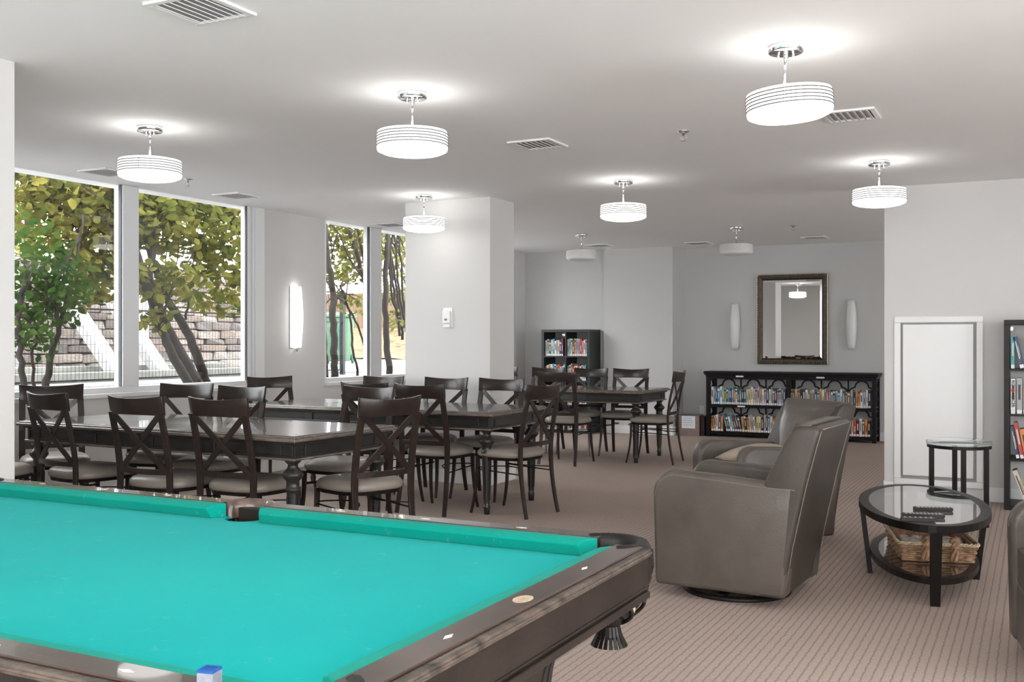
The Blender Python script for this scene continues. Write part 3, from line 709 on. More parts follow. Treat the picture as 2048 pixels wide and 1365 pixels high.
    # pedestal legs: tapered panelled blocks under each end
    for sx in (-1, 1):
        b = MB(); cx = sx*1.185
        outl = [(.685, .285, .50), (.60, .225, .46), (.45, .165, .40), (.20, .145, .34), (.06, .15, .34), (.0, .18, .37)]
        vs = []; fs = []
        for z, hy, dx_ in outl: vs += [(cx, -hy, z), (cx, hy, z), (cx-sx*dx_, hy, z), (cx-sx*dx_, -hy, z)]
        for q in range(len(outl)-1): fs += [(k+4*q, (k+1) % 4+4*q, 4+(k+1) % 4+4*q, 4+k+4*q) for k in range(4)]
        fs += [(0, 1, 2, 3), tuple(range(len(vs)-4, len(vs)))]
        b.add(vs, fs); lg = b.build('leg', 'poolbody', t, bevel=.004)
        for sy in (-1, 1):
            for off in (.022, .048):
                b = MB()
                pts = [(cx+sx*.0005, sy*(hy-off), z) for z, hy, dx_ in outl[:-2]]
                pts[0] = (pts[0][0], pts[0][1]-sy*.004, .665)
                b.bar(pts, .009, .003, (0, 1, 0)); b.build('panel_groove', 'poolgroove', lg)
    # sights
    def diamond(x, y, ax):
        b = MB(); l, w = (.016, .006)
        if ax == 'x': l, w = w, l
        b.prism([(x-l, y), (x, y-w), (x+l, y), (x, y+w)], ZT-.001, ZT+.0006); b.build('rail_sight', 'pearl', t)
    for y in (-.2825, .2825): diamond(JX+.034, y, 'x'); diamond(-JX-.034, y, 'x')
    for sy in (-1, 1):
        for x in (-.90, -.61, -.33, .33, .61, .90): diamond(x, sy*(JY+.03), 'x' if 0 else 'y')
    b = MB(); pts = [(JX+.034+.017*math.cos(2*PI*k/24), 0-.01+.028*math.sin(2*PI*k/24)) for k in range(24)]
    b.prism(pts, ZT-.001, ZT+.0007); b.build('worn_medallion', 'gold', t)
    # pockets
    def pocket(x, y, ang, corner):
        # ang: direction pointing outwards
        pk = MB(); o = Vector((x, y, 0)); dv = Vector((math.cos(ang), math.sin(ang), 0)); sv = Vector((-dv.y, dv.x, 0))
        R = .066 if corner else .060; n = 18; sweep = 1.12 if corner else 1.0
        vs = []; fs = []
        for i in range(n+1):
            a = -sweep*PI/2+sweep*PI*i/n; u = dv*math.cos(a)+sv*math.sin(a)
            fl = 1.0
            prof = [(R-.004, .70), (R-.002, ZT-.014), (R+.004, ZT+.001), (R+.014, ZT+.0045), (R+.026, ZT+.001), (R+.034, ZT-.012), (R+.036, ZT-.05 if not corner else ZT-.085), (R+.030, .70)]
            for r, z in prof: q = o+u*r; vs.append((q.x, q.y, z))
        m_ = 8
        for i in range(n):
            for k in range(m_-1): a = i*m_+k; fs.append((a, a+1, a+m_+1, a+m_))
        fs.append(tuple(range(m_))); fs.append(tuple(range(n*m_, n*m_+m_)))
        pk.add(vs, fs, True); po = pk.build('pocket', 'tanrim' if not corner else 'blackleather', t)
        # dark liner cup
        b = MB(); b.lathe([(R-.003, BED-.006), (R-.002, .72), (R-.012, .66), (R-.03, .62), (.002, .60)], 20, (x, y, 0), cap=False); b.build('pocket_liner', 'blackleather', po)
        if corner:   # hanging leather net: shield, straps and fringe
            b = MB(); top = .70; c2 = o+dv*(R*.35)
            b.m = 0
            for k in range(6):
                a = -PI*.75+1.5*PI*k/5; u = dv*math.cos(a)+sv*math.sin(a)
                p0 = o+u*(R+.020)+Vector((0, 0, top+.02)); p1 = o+u*(R+.020)+Vector((0, 0, .655)); p2 = o+u*.04+Vector((0, 0, .625))
                b.tube(bez(p0, p1, p2, 6), .0065, 6)
                u2 = dv*math.cos(a+.3)+sv*math.sin(a+.3)
                b.tube(bez(o+u*(R+.018)+Vector((0, 0, .66)), o+u2*(R+.024)+Vector((0, 0, .635)), o+u2*.04+Vector((0, 0, .61)), 5), .005, 6)
            b.lathe([(.046, .636), (.050, .626), (.042, .608), (.026, .598)], 14, (x, y, 0))
            for k in range(20):
                a = 2*PI*k/20; u = dv*math.cos(a)+sv*math.sin(a)
                b.bar([o+u*.022+Vector((0, 0, .605)), o+u*.030+Vector((0, 0, .575)), o+u*.043+Vector((0, 0, .55))], [.006, .007, .0095], .003, (-u.y, u.x, 0))
            b.build('leather_net', 'blackleather', po)
            u = (dv*.55-sv*.8).normalized(); q = o+u*.064+Vector((0, 0, .645))
            b = MB(); b.T = Matrix.Translation(q) @ u.to_track_quat('Z', 'Y').to_matrix().to_4x4()
            b.lathe([(.009, 0), (.009, .004), (.003, .005)], 14); b.build('rivet', 'gold', po)
            # strap on the rail corner
            for sg in (1,):
                b = MB(); u = dv; q0 = o+u*(R+.03)
                b.bar([q0+Vector((0, 0, ZT-.02)), o+u*(R+.036)+Vector((0, 0, .74)), o+u*(R+.030)+Vector((0, 0, .675))], [.07, .06, .012], .006, (sv.x, sv.y, 0)); b.build('leather_tab', 'blackleather', po)
    for sx in (-1, 1):
        for sy in (-1, 1): pocket(sx*(JX-.030), sy*(JY-.030), math.atan2(sy, sx), True)
    for sy in (-1, 1): pocket(0, sy*(JY+.012), sy*PI/2, False)
    return t
pool()
t = thing('chalk_cube', 'blue billiard chalk cube with pale paper sides on near rail', 'chalk', (-1.024, 1.084, .8005), R_(12))
b = MB(); b.box(-.0125, .0125, -.0125, .0125, 0, .021); b.build('paper_wrap', 'chalkpaper', t, bevel=.0008)
b = MB(); vs = []; s = .0128
b.box(-s, s, -s, s, .021, .0235); b.box(-s, s, -s, -s+.004, .0235, .0252); b.box(-s, s, s-.004, s, .0235, .0252); b.box(-s, -s+.004, -s+.004, s-.004, .0235, .0252); b.box(s-.004, s, -s+.004, s-.004, .0235, .0252)
b.build('chalk_top', 'chalkblue', t, bevel=.0008)

# ------------------------------------------------------------------ leather swivel armchairs
def make_arm(label, loc, rz):
    t = thing('leather_armchair', label, 'armchair', loc, rz, 'taupe leather swivel armchairs')
    # local: sitter faces +y; width x +-.32, depth front y=.33 .. back -.33
    Wd = .315
    def side(s_):
        b = MB(); pr = [(.325, .055)]
        for k in range(9): a = k/8*PI/2*.96; pr.append((.335-.105+.105*math.cos(a), .515+.115*math.sin(a)))
        pr += [(.0, .618), (-.24, .600), (-.385, .598), (-.335, .055)]
        b.prism(pr, s_*Wd, s_*(Wd-.115), 'x'); o = b.build('arm', 'leather', t, bevel=.024, bseg=4)
        for xo in (.004, .062):
            b = MB(); q = [(s_*(Wd-.012-(xo if xo > .01 else 0)), y+(.0018), z+.0012) for y, z in pr[1:-1]] if xo > .01 else [(s_*(Wd+.0005), y-(.014 if y > .2 else 0), z-.020) for y, z in pr[1:-1]]
            b.tube(q, .0014, 6); b.build('stitching', 'seam', o)
    side(-1); side(1)
    # outer back: full-height raked slab
    b = MB(); n = 8; vs = []; fs = []
    rows = [(.055, -.325, -.20), (.30, -.365, -.22), (.60, -.43, -.235), (.79, -.48, -.325), (.86, -.50, -.37), (.88, -.495, -.395)]
    m_ = len(rows)
    prof = [(yb, z) for z, yb, yf in rows]+[(yf, z) for z, yb, yf in rows[::-1]]
    b.prism(prof, -.314, .314, 'x')
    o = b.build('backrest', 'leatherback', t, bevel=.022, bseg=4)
    for s_ in (-1, 1):
        b = MB(); b.tube([(s_*.292, yb-.004, z-(.02 if z > .88 else 0)) for z, yb, yf in rows[:-1]], .0024, 6); b.build('piping', 'seam', o)
    b = MB(); b.tube([(-.292, -.512, .868), (.292, -.512, .868)], .003, 6); b.build('piping', 'seam', o)
    # back cushion: puffed pad on front of back
    b = MB(); vs = []; fs = []; nx, nz = 10, 10
    for j in range(nz+1):
        v = j/nz
        for i in range(nx+1):
            u = -1+2*i/nx; wv = .205+.085*min(1, max(0, (v-.35)/.3)); z = .40+.49*v; yb = -.235-.17*v
            puff = .062*(1-abs(u)**4)*(1-abs(2*v-1)**5)+.012
            vs.append((u*wv, yb+puff+.01, z))
    for j in range(nz):
        for i in range(nx): a = j*(nx+1)+i; fs.append((a, a+1, a+nx+2, a+nx+1))
    b.add(vs, fs, True); k0 = len(vs)
    b.add([(x, y-.09 if 0 else y-.075, z) for x, y, z in vs], [f[::-1] for f in fs], True)
    per = [i for i in range(nx+1)]+[j*(nx+1)+nx for j in range(1, nz+1)]+[nz*(nx+1)+i for i in range(nx-1, -1, -1)]+[j*(nx+1) for j in range(nz-1, 0, -1)]
    for i in range(len(per)):
        a, c = per[i], per[(i+1) % len(per)]; b.f.append([a, c, c+k0, a+k0]); b.mi.append(0); b.sm.append(True)
    b.build('back_cushion', 'leather', t)
    # seat cushion
    b = MB(); vs = []; fs = []; nx, ny = 10, 10
    for j in range(ny+1):
        v = -1+2*j/ny
        for i in range(nx+1):
            u = -1+2*i/nx; z = .435+.045*(1-abs(u)**3)*(1-abs(v)**3); vs.append((u*.198, .045+v*.265, z))
    for j in range(ny):
        for i in range(nx): a = j*(nx+1)+i; fs.append((a, a+1, a+nx+2, a+nx+1))
    b.add(vs, fs, True); b.box(-.198, .198, -.22, .31, .30, .4355); b.build('seat_cushion', 'leather', t)
    b = MB(); b.box(-.20, .20, -.2, .315, .055, .295); b.build('front_panel', 'leather', t, bevel=.015, bseg=3)
    b = MB(); b.lathe([(.27, 0), (.275, .008), (.265, .022), (.25, .022), (.245, 0)], 40, cap=False); b.lathe([(.10, .02), (.10, .056)], 20); b.box(-.25, .25, -.02, .02, .015, .03); b.box(-.02, .02, -.25, .25, .015, .03)
    b.build('swivel_base', 'bmetal', t)
    return t
arm1 = make_arm('taupe leather swivel armchair in front, turned away beside the coffee table', (-1.375, 5.25, 0), R_(86))
arm2 = dup(arm1, (-1.585, 6.66, 0), R_(136), 'taupe leather armchair farther back with a pale cushion on seat')
arm3 = dup(arm1, (.27, 4.53, 0), R_(100), 'dark leather armchair cut off by the right edge')
# loose cushion on arm2
t = MB(); vs = []; fs = []; n = 12
for sgn in (1, -1):
    for j in range(n+1):
        for i in range(n+1):
            u = -1+2*i/n; v = -1+2*j/n; e = max(0, (1-abs(u)**2.6)*(1-abs(v)**2.6))**.6
            k = .19*(1-.06*(1-abs(u*v))); vs.append((u*k, v*k, sgn*.055*e))
for q in (0, (n+1)**2):
    for j in range(n):
        for i in range(n): a = q+j*(n+1)+i; fs.append((a, a+1, a+n+2, a+n+1))
t.add(vs, fs, True); o = t.build('throw_cushion', mat('pale_beige_leather', (.42, .34, .27), .5, noise=.08, nscale=8, bump=.1), None, weld=True)
o.location = (-1.62, 6.63, .555); o.rotation_euler = (R_(-8), R_(4), R_(142)); tag(o, 'pale beige square cushion lying on the farther armchair seat', 'cushion')

# ------------------------------------------------------------------ oval coffee table with basket and remotes
CT = (-.555, 6.02)
def ell(rx, ry, n=56): return [(rx*math.cos(2*PI*k/n), ry*math.sin(2*PI*k/n)) for k in range(n)]
def ering(b, ro, ri, z0, z1):
    o = ell(*ro); i = ell(*ri); n = len(o)
    vs = [(x, y, z0) for x, y in o]+[(x, y, z1) for x, y in o]+[(x, y, z1) for x, y in i]+[(x, y, z0) for x, y in i]
    fs = []
    for k in range(n):
        for j in range(4): a = j*n+k; c = j*n+(k+1) % n; d = ((j+1) % 4)*n; fs.append((a, c, d+(k+1) % n, d+k))
    b.add(vs, fs, False)
t = thing('coffee_table', 'oval two-tier coffee table, black-brown ring frame with glass tops', 'coffee table', (*CT, 0), R_(10))
CTT = t
RX, RY = .33, .75
b = MB(); ering(b, (RX, RY), (RX-.055, RY-.055), .362, .400); b.build('top_ring', 'bmetal', t, bevel=.003)
b = MB(); b.prism(ell(RX-.054, RY-.054), .390, .398); b.build('glass_top', 'tableglass', t)
b = MB(); ering(b, (RX-.06, RY-.08), (RX-.105, RY-.125), .10, .132); b.build('shelf_ring', 'bmetal', t, bevel=.003)
b = MB(); b.prism(ell(RX-.104, RY-.124), .121, .129); b.build('glass_shelf', 'tableglass', t)
for k in range(4):
    a = R_(-62+90*k) if 0 else [R_(-90), R_(0), R_(90), R_(180)][k]
    ca, sa = math.cos(a), math.sin(a)
    b = MB(); b.bar([((RX-.018)*ca, (RY-.018)*sa, .363), ((RX-.045)*ca, (RY-.055)*sa, .13), ((RX-.06)*ca, (RY-.075)*sa, 0)], [.055, .05, .045], .026, (-sa, ca, 0)); b.build('leg', 'bmetal', t, bevel=.002)
# basket
t = thing('wicker_basket', 'rectangular woven tray basket with braided handles on lower shelf', 'basket', (CT[0]+.03, CT[1]+.02, .1305), R_(14))
bx, by, bh = .175, .28, .105
def rr(hx, hy, z, r=.03, n=4):
    p = []
    for cx, cy, a0 in ((hx-r, hy-r, 0), (-hx+r, hy-r, 90), (-hx+r, -hy+r, 180), (hx-r, -hy+r, 270)):
        for k in range(n+1): a = R_(a0+90*k/n); p.append((cx+r*math.cos(a), cy+r*math.sin(a), z))
    return p
def resample(p, n):
    P = [Vector(q) for q in p]; P.append(P[0]); L = [0]
    for i in range(len(P)-1): L.append(L[-1]+(P[i+1]-P[i]).length)
    out = []
    for k in range(n):
        s = L[-1]*k/n; i = max(j for j in range(len(L)) if L[j] <= s+1e-9); i = min(i, len(P)-2)
        out.append(P[i].lerp(P[i+1], (s-L[i])/max(1e-9, L[i+1]-L[i])))
    return out
b = MB(); nr = 8
for j in range(nr):
    z = .008+bh*.9*j/nr; g = 1+.10*j/nr
    p = resample(rr(bx*g, by*g, z), 120)
    c = Vector((0, 0, z)); q = []
    for k, v in enumerate(p):
        o_ = (v-c).normalized(); q.append(v+o_*.005*math.sin(PI*k/3+(PI if j % 2 else 0)))
    b.tube(q, [.0062+.0018*abs(math.sin(PI*k/3)) for k in range(120)], 6, closed=True)
w_ = b.build('woven_strands', 'wicker', t); w_['kind'] = 'stuff'
b = MB(); b.box(-bx+.008, bx-.008, -by+.008, by-.008, .002, .008)
for sx in (-1, 1): b.box(*sorted((sx*(bx+.002), sx*(bx-.006))), -by, by, .004, bh*.9)
for sy in (-1, 1): b.box(-bx, bx, *sorted((sy*(by+.002), sy*(by-.006))), .004, bh*.9)
b.build('basket_wall', 'wicker', t)
b = MB(); p = resample(rr(bx*1.12, by*1.1, bh*.93), 150)
for ph in (0, PI/2*1.3, PI*1.2):
    b.tube([v+Vector((0, 0, .007*math.sin(2*PI*k/5+ph)))+(Vector((v.x, v.y, 0)).normalized())*.007*math.cos(2*PI*k/5+ph) for k, v in enumerate(p)], .0048, 5, closed=True)
b.build('braided_rim', 'wickerrim', t)
for sy in (-1, 1):
    for hx in (-.065, .075):
        b = MB()
        for ph in (0, 2*PI/3, 4*PI/3):
            b.tube([(hx+.013*math.sin(7*k/18+ph), sy*(by*1.06+.012+.006*math.cos(7*k/18+ph)), .012+.118*math.sin(PI*k/36)) for k in range(19)], .010, 6)
        b.tube([(hx+.02*math.cos(2*PI*k/10), sy*(by*1.06+.012)+.014*math.sin(2*PI*k/10), .085) for k in range(10)], .005, 5, closed=True)
        b.build('braided_handle', 'wicker', t)
b = MB(); vs = []; fs = []; n = 16
for j in range(n+1):
    for i in range(n+1): vs.append((-bx*.9+1.8*bx*i/n, -by*.92+by*1.0*j/n, .075+.014*math.sin(i*1.7+j*.9)*math.cos(j*1.3)+.006*random.random()))
for j in range(n):
    for i in range(n): a = j*(n+1)+i; fs.append((a, a+1, a+n+2, a+n+1))
b.add(vs, fs, True); b.add([(x, y, .009) for x, y, z in vs], fs, True)
o = b.build('plastic_bag', 'plasticbag', None); o.location = (CT[0]+.03, CT[1]+.02, .1305); o.rotation_euler = (0, 0, R_(14)); tag(o, 'crinkled clear plastic wrapping lying inside the wicker basket', 'plastic bag')
# remotes
def remote(x, y, rz, L, w, label, btn, z=.3985):
    t = thing('remote_control', label, 'remote control', (x, y, z), rz, 'remotes on the coffee table')
    b = MB(); b.prism([(-L/2, .0), (-L/2+.006, -.0), (L/2-.006, 0), (L/2, .004), (L/2, .016), (L/2-.004, .018), (-L/2+.004, .018), (-L/2, .014)], -w/2, w/2, 'y'); b.build('body', 'remote', t, bevel=.002)
    for i in range(btn):
        for j in range(3):
            b = MB(); cx = -L/2+.02+(L-.04)*i/(btn-1); cy = (-1+j)*w*.28; b.box(cx-.0035, cx+.0035, cy-.0035, cy+.0035, .0175, .0205); b.build('button', 'button', t)
    return t
def PX(x, y, z):
    Z = 2060*(HC-z)/(y-682.5); l = (x-1024)/2060*Z; return (Z*fh[0]+l*rt[0], Z*fh[1]+l*rt[1])
x, y = PX(1866, 1022, .3985); remote(x, y, R_(20), .19, .045, 'grey-topped remote control, farthest back on coffee table', 9)
x, y = PX(1846, 1035, .3985); remote(x, y, R_(16), .20, .045, 'black remote control with many pale buttons, middle of three', 10)
x, y = PX(1836, 1043, .3985); remote(x, y, R_(16), .16, .032, 'slim short black remote control nearest the front', 6)

# ------------------------------------------------------------------ glass side table
t = thing('side_table', 'tall round side table with thick clear glass top and black legs', 'side table', (-.475, 7.68, 0))
b = MB(); b.lathe([(.0005, .572), (.205, .572), (.212, .577), (.212, .597), (.205, .602), (.0005, .602)], 48, cap=False); b.build('glass_top', 'clearacryl', t)
b = MB(); ering(b, (.205, .205), (.185, .185), .550, .5715); b.build('top_ring', 'bmetal', t, bevel=.002)
for k in range(4):
    a = R_([208, -62+90, 100, 118+180-20][k]) if 0 else R_([27+180, 27, 27+80, 27+100][k])
    a = R_([207, 102, -78, 27][k])
    ca, sa = math.cos(a), math.sin(a)
    b = MB(); b.box(.188*ca-.017, .188*ca+.017, .188*sa-.009, .188*sa+.009, 0, .5505); b.build('leg', 'bmetal', t, bevel=.002)

# ------------------------------------------------------------------ books
CN = {'white': (.78, .77, .75), 'grey': (.36, .38, .40), 'navy': (.03, .06, .16), 'bright blue': (.03, .28, .58), 'teal': (.05, .38, .38), 'mustard': (.62, .42, .10),
      'brown': (.16, .08, .05), 'red': (.55, .06, .04), 'orange': (.72, .24, .05), 'black': (.02, .02, .024), 'cream': (.68, .60, .46), 'dark green': (.03, .12, .09),
      'pale blue': (.42, .55, .66), 'pink': (.62, .25, .33), 'lavender': (.45, .42, .60), 'beige': (.52, .43, .32), 'maroon': (.22, .03, .05), 'slate': (.12, .17, .24),
      'tan': (.5, .30, .14), 'pale green': (.45, .62, .52), 'yellow': (.78, .62, .16)}
BM = {}
def bookmat(cn):
    if cn not in BM: BM[cn] = mat('book_cover_'+cn.replace(' ', '_'), CN[cn], .45, noise=.12, nscale=40)
    return BM[cn]
BMESH = {}
M['pages'] = mat('book_pages', (.72, .68, .58), .85, noise=.1, nscale=90)
M['spinetext_l'] = mat('pale_spine_print', (.7, .68, .6), .6, noise=.1); M['spinetext_d'] = mat('dark_spine_print', (.08, .07, .07), .6, noise=.1)
def bookmesh(cn, var):
    k = (cn, var)
    if k in BMESH: return BMESH[k]
    b = MB()   # unit book: x width 1, depth y 0..1 (spine at y=0), z height 1
    b.box(-.46, .46, 0, 1, 0, 1); b.m = 1; b.box(-.38, .38, .02, 1.005, .01, 1.004); b.m = 0
    lum = sum(CN[cn]); b.m = 2
    if var == 0: b.box(-.2, .2, -.008, 0, .40, .82)
    elif var == 1: b.box(-.22, .0, -.008, 0, .30, .86); b.box(.12, .22, -.008, 0, .35, .7)
    elif var == 2: b.box(-.46, .46, -.006, 0, .80, .92); b.box(-.15, .15, -.008, 0, .35, .7)
    else: b.box(-.12, .18, -.008, 0, .28, .62)
    o = b.build('book_block', [bookmat(cn), 'pages', 'spinetext_l' if lum < .9 else 'spinetext_d']); me = o.data
    bpy.data.objects.remove(o); BMESH[k] = me; return me
sb = MB(); sb.box(-.44, .44, -.016, .0, 0, 1); _so = sb.build('spine_sticker', 'stitchpaper'); STK = _so.data; bpy.data.objects.remove(_so)
sd = MB(); sd.box(-.15, .15, -.02, -.016, .3, .7)
ORD = ['first', 'second', 'third', 'fourth', 'fifth', 'sixth', 'seventh', 'eighth', 'ninth', 'tenth', 'eleventh', 'twelfth', 'thirteenth', 'fourteenth', 'fifteenth', 'sixteenth', 'seventeenth', 'eighteenth', 'nineteenth', 'twentieth',
       'twenty-first', 'twenty-second', 'twenty-third', 'twenty-fourth', 'twenty-fifth', 'twenty-sixth', 'twenty-seventh', 'twenty-eighth', 'twenty-ninth', 'thirtieth', 'thirty-first', 'thirty-second', 'thirty-third', 'thirty-fourth', 'thirty-fifth', 'thirty-sixth', 'thirty-seventh', 'thirty-eighth', 'thirty-ninth', 'fortieth']
def book(x, y, z, w, h, d, cn, lean, label, group, sticker=.028, pivot_right=False):
    t = thing('book', label, 'book', (x, y, z), 0, group); t.rotation_euler = (0, lean, 0)
    o = bpy.data.objects.new('cover', bookmesh(cn, random.randrange(4))); COL.objects.link(o); o.parent = t; o.scale = (w, d, h)
    if sticker:
        s_ = bpy.data.objects.new('spine_sticker', STK); COL.objects.link(s_); s_.parent = t; s_.scale = (w, .1, sticker*.9); s_.location = (0, -.0004, .004)
    return t
def shelf_row(x0, x1, y, z, where, group, cols, hr=(.19, .24), wr=(.02, .036), lean=None, maxd=.15):
    x = x0; i = 0
    while True:
        cn = cols[i % len(cols)] if cols else random.choice(list(CN)); w = random.uniform(*wr); h = random.uniform(*hr)
        if isinstance(cn, tuple): cn, w, h = cn
        ln = lean(i) if lean else 0
        fw = w*math.cos(ln)+abs(math.sin(ln))*.0
        if x+fw > x1: break
        word = ORD[i] if i < len(ORD) else 'late'
        # leaning (negative ry tips the top left)
        xx = x+w/2; zz = z+abs(math.sin(ln))*w/2+.0005
        book(xx, y, zz, w*.96, h, random.uniform(maxd-.02, maxd), cn, ln, '%s book, %s from the left %s' % (cn, word, where), group)
        nxt = lean(i+1) if lean else 0
        x += w*math.cos(ln)+.0012+(h*abs(math.sin(ln))*.0)+ (.045 if lean and abs(ln) < .01 and nxt < -.05 else 0)+(.0015 if ln else 0)+ (w*(1/math.cos(ln)-math.cos(ln)) if ln else 0)
        i += 1
# low black bookcase with quatrefoil back
BX0, BX1, BYF, BYB = -3.955, -1.785, 13.50, 13.855
t = thing('low_bookcase', 'low wide black bookcase with quatrefoil fretwork back under mirror', 'bookcase', ((BX0+BX1)/2, BYF, 0))
hw = (BX1-BX0)/2; D = BYB-BYF
b = MB(); b.box(-hw-.03, hw+.03, -.03, D, .845, .875); b.box(-hw-.02, hw+.02, -.02, D, .825, .845); b.box(-hw-.005, hw+.005, -.005, D, .800, .825); b.build('top', 'black', t, bevel=.005)
for x in (-hw, -.025, hw-.05): 
    b = MB(); b.box(x, x+.05, 0, .05, 0, .80); b.box(x, x+.05, D-.05, D, 0, .80); b.build('post', 'black', t, bevel=.003)
b = MB(); b.box(-hw+.05, hw-.05, .002, D-.01, .395, .435); b.build('shelf', 'black', t, bevel=.002)
b = MB(); b.box(-hw+.05, hw-.05, .002, D-.01, .035, .075); b.build('bottom_shelf', 'black', t, bevel=.002)
b = MB(); b.box(-hw+.05, hw-.05, .002, .03, .775, .80); b.box(-hw+.05, hw-.05, D-.03, D-.005, .77, .80); b.build('top_rail', 'black', t)
b = MB()
def arc(cx, cz, r, a0, a1, yy, n=10): return [(cx+r*math.cos(R_(a0+(a1-a0)*k/n)), yy, cz+r*math.sin(R_(a0+(a1-a0)*k/n))) for k in range(n+1)]
for bay in (-1, 1):
    c0 = -hw+.05 if bay < 0 else .025; c1 = -.025 if bay < 0 else hw-.05; cw3 = (c1-c0)/3
    for (z0, z1) in ((.435, .775), (.075, .395)):
        for q in range(3):
            cx = c0+cw3*(q+.5); zc = (z0+z1)/2; yy = D-.02; r = .085; up = z0 < .2
            bw, bt = .018, .012
            def A(p): b.bar(p, bw, bt, [(p[min(i+1, len(p)-1)][2]-p[max(i-1, 0)][2], 0, -(p[min(i+1, len(p)-1)][0]-p[max(i-1, 0)][0])) for i in range(len(p))])
            A(arc(cx, zc+.075, r, 0, 180, yy)); A(arc(cx, zc-.075, r, 180, 360, yy))
            A(arc(cx+.085, zc, .075, -90, 90, yy)[::1]); A(arc(cx-.085, zc, .075, 90, 270, yy))
        for q in range(1, 3): x = c0+cw3*q; b.box(x-.009, x+.009, D-.026, D-.014, z0, z1)
b.build('fretwork_back', 'black', t)
b = MB()
for sx in (-1, 1):
    for z0, z1 in ((.435, .775), (.075, .395)):
        x = sx*(hw-.02); zc = (z0+z1)/2
        for (cy, cz, r_) in ((D/2, zc+.08, .075), (D/2, zc-.08, .075), (D/2-.075, zc, .07), (D/2+.075, zc, .07)):
            b.tube([(x, cy+r_*math.cos(2*PI*k/20), cz+r_*math.sin(2*PI*k/20)) for k in range(20)], .008, 6, closed=True)
        b.box(x-.008, x+.008, .05, D-.05, z0-.005, z0+.012); b.box(x-.008, x+.008, .05, D-.05, z1-.012, z1+.005)
b.build('fretwork_side', 'black', t)
for (px_, z, ) in ((-.68, .812), (.36, .812), (-.66, .415)):
    b = MB(); b.box(px_, px_+.10, -.008 if z > .8 else -.001, -.005 if z > .8 else .002, z-.010, z+.010); b.build('shelf_label', 'stitchpaper', t)
c1 = ['white', 'grey', 'navy', 'bright blue', 'white', 'teal', 'mustard', 'brown', 'bright blue', 'navy', 'teal', 'red', 'white', 'dark green', 'slate', 'black', 'dark green', 'pale blue', 'yellow', 'white', 'cream', 'beige', 'lavender', 'tan', 'white', 'lavender', 'black', 'white', 'grey', 'slate', 'black', 'pink', 'pale blue', 'grey', 'navy']
c2 = ['mustard', 'black', 'beige', 'tan', 'black', 'black', 'white', 'slate', 'mustard', 'lavender', 'navy', 'pale blue', 'mustard', 'white', 'grey', 'red', 'slate', 'white', 'black', 'pale blue', 'bright blue', 'white', 'dark green', 'beige', 'brown', 'grey', 'black', 'tan', 'orange', 'white', 'lavender', 'white', 'black', 'grey', 'brown']
c3 = ['orange', 'tan', 'white', 'brown', 'tan', 'slate', 'navy', 'white', 'teal', 'maroon', 'navy', 'brown', 'tan', 'black', 'orange', 'cream', 'grey', 'white', 'yellow', 'cream', 'black', 'beige', 'navy', 'lavender', 'pale green', 'red', 'orange', 'brown', 'white', 'maroon', 'cream', 'slate', 'white', 'beige', 'teal']
c4 = ['grey', 'maroon', 'black', 'white', 'pink', 'brown', 'black', 'red', 'cream', 'orange', 'white', 'maroon', 'black', 'white', 'slate', 'tan', 'pink', 'black', 'brown', 'white', 'orange', 'black', 'red', 'grey', 'black', 'cream', 'red', 'black', 'white', 'brown', 'orange', 'black', 'white', 'maroon', 'black']
shelf_row(BX0+.06, (BX0+BX1)/2-.03, BYF+.03, .4355, 'on upper left shelf of low black bookcase', 'books on upper left shelf, low bookcase', c1, (.20, .235), (.021, .034))
shelf_row((BX0+BX1)/2+.03, BX1-.055, BYF+.03, .4355, 'on upper right shelf of low black bookcase', 'books on upper right shelf, low bookcase', c2, (.19, .235), (.022, .035))
shelf_row(BX0+.06, (BX0+BX1)/2-.03, BYF+.03, .0755, 'on lower left shelf of low black bookcase', 'books on lower left shelf, low bookcase', c3, (.19, .235), (.023, .036), lean=lambda i: 0 if i < 5 else (-R_(13) if i < 12 else (-R_(6) if i < 18 else 0)))
shelf_row((BX0+BX1)/2+.03, BX1-.055, BYF+.03, .0755, 'on lower right shelf of low black bookcase', 'books on lower right shelf, low bookcase', c4, (.19, .24), (.023, .036))

# cube bookcase in the alcove
def cube_case(x, y, w, d, h, label, matn, depthpanels, rows=4, cols=2):
    t = thing('cube_bookcase', label, 'bookcase', (x, y, 0)); e = .038
    b = MB(); b.box(0, w, 0, d, h-e, h); b.build('top', matn, t, bevel=.002)
    b = MB(); b.box(0, w, 0, d, 0, e); b.build('bottom', matn, t, bevel=.002)
    for xx in (0, w-e): 
        b = MB(); b.box(xx, xx+e, 0, d, e, h-e); b.build('side_panel', matn, t, bevel=.002)
    rh = (h-2*e)/rows
    for r in range(1, rows):
        b = MB(); z = e+r*rh; b.box(e, w-e, .002, d, z-.008, z+.008); b.build('shelf', matn, t)
    for c in range(1, cols):
        for r in range(rows):
            z = e+r*rh; xx = e+(w-2*e)*c/cols; b = MB(); b.box(xx-.008, xx+.008, .003, d, z+.008 if r else z, z+rh-.008 if r < rows-1 else z+rh); b.build('divider', matn, t)
    return t, e, rh
t, e, rh = cube_case(-6.21, 13.10, .735, .39, 1.44, 'tall black cube-shelf bookcase in the back alcove', 'greyblack', True)
b = MB(); b.box(.30, .37, .05, .055, 1.35, 1.38); b.build('metal_clip', 'silver', t)
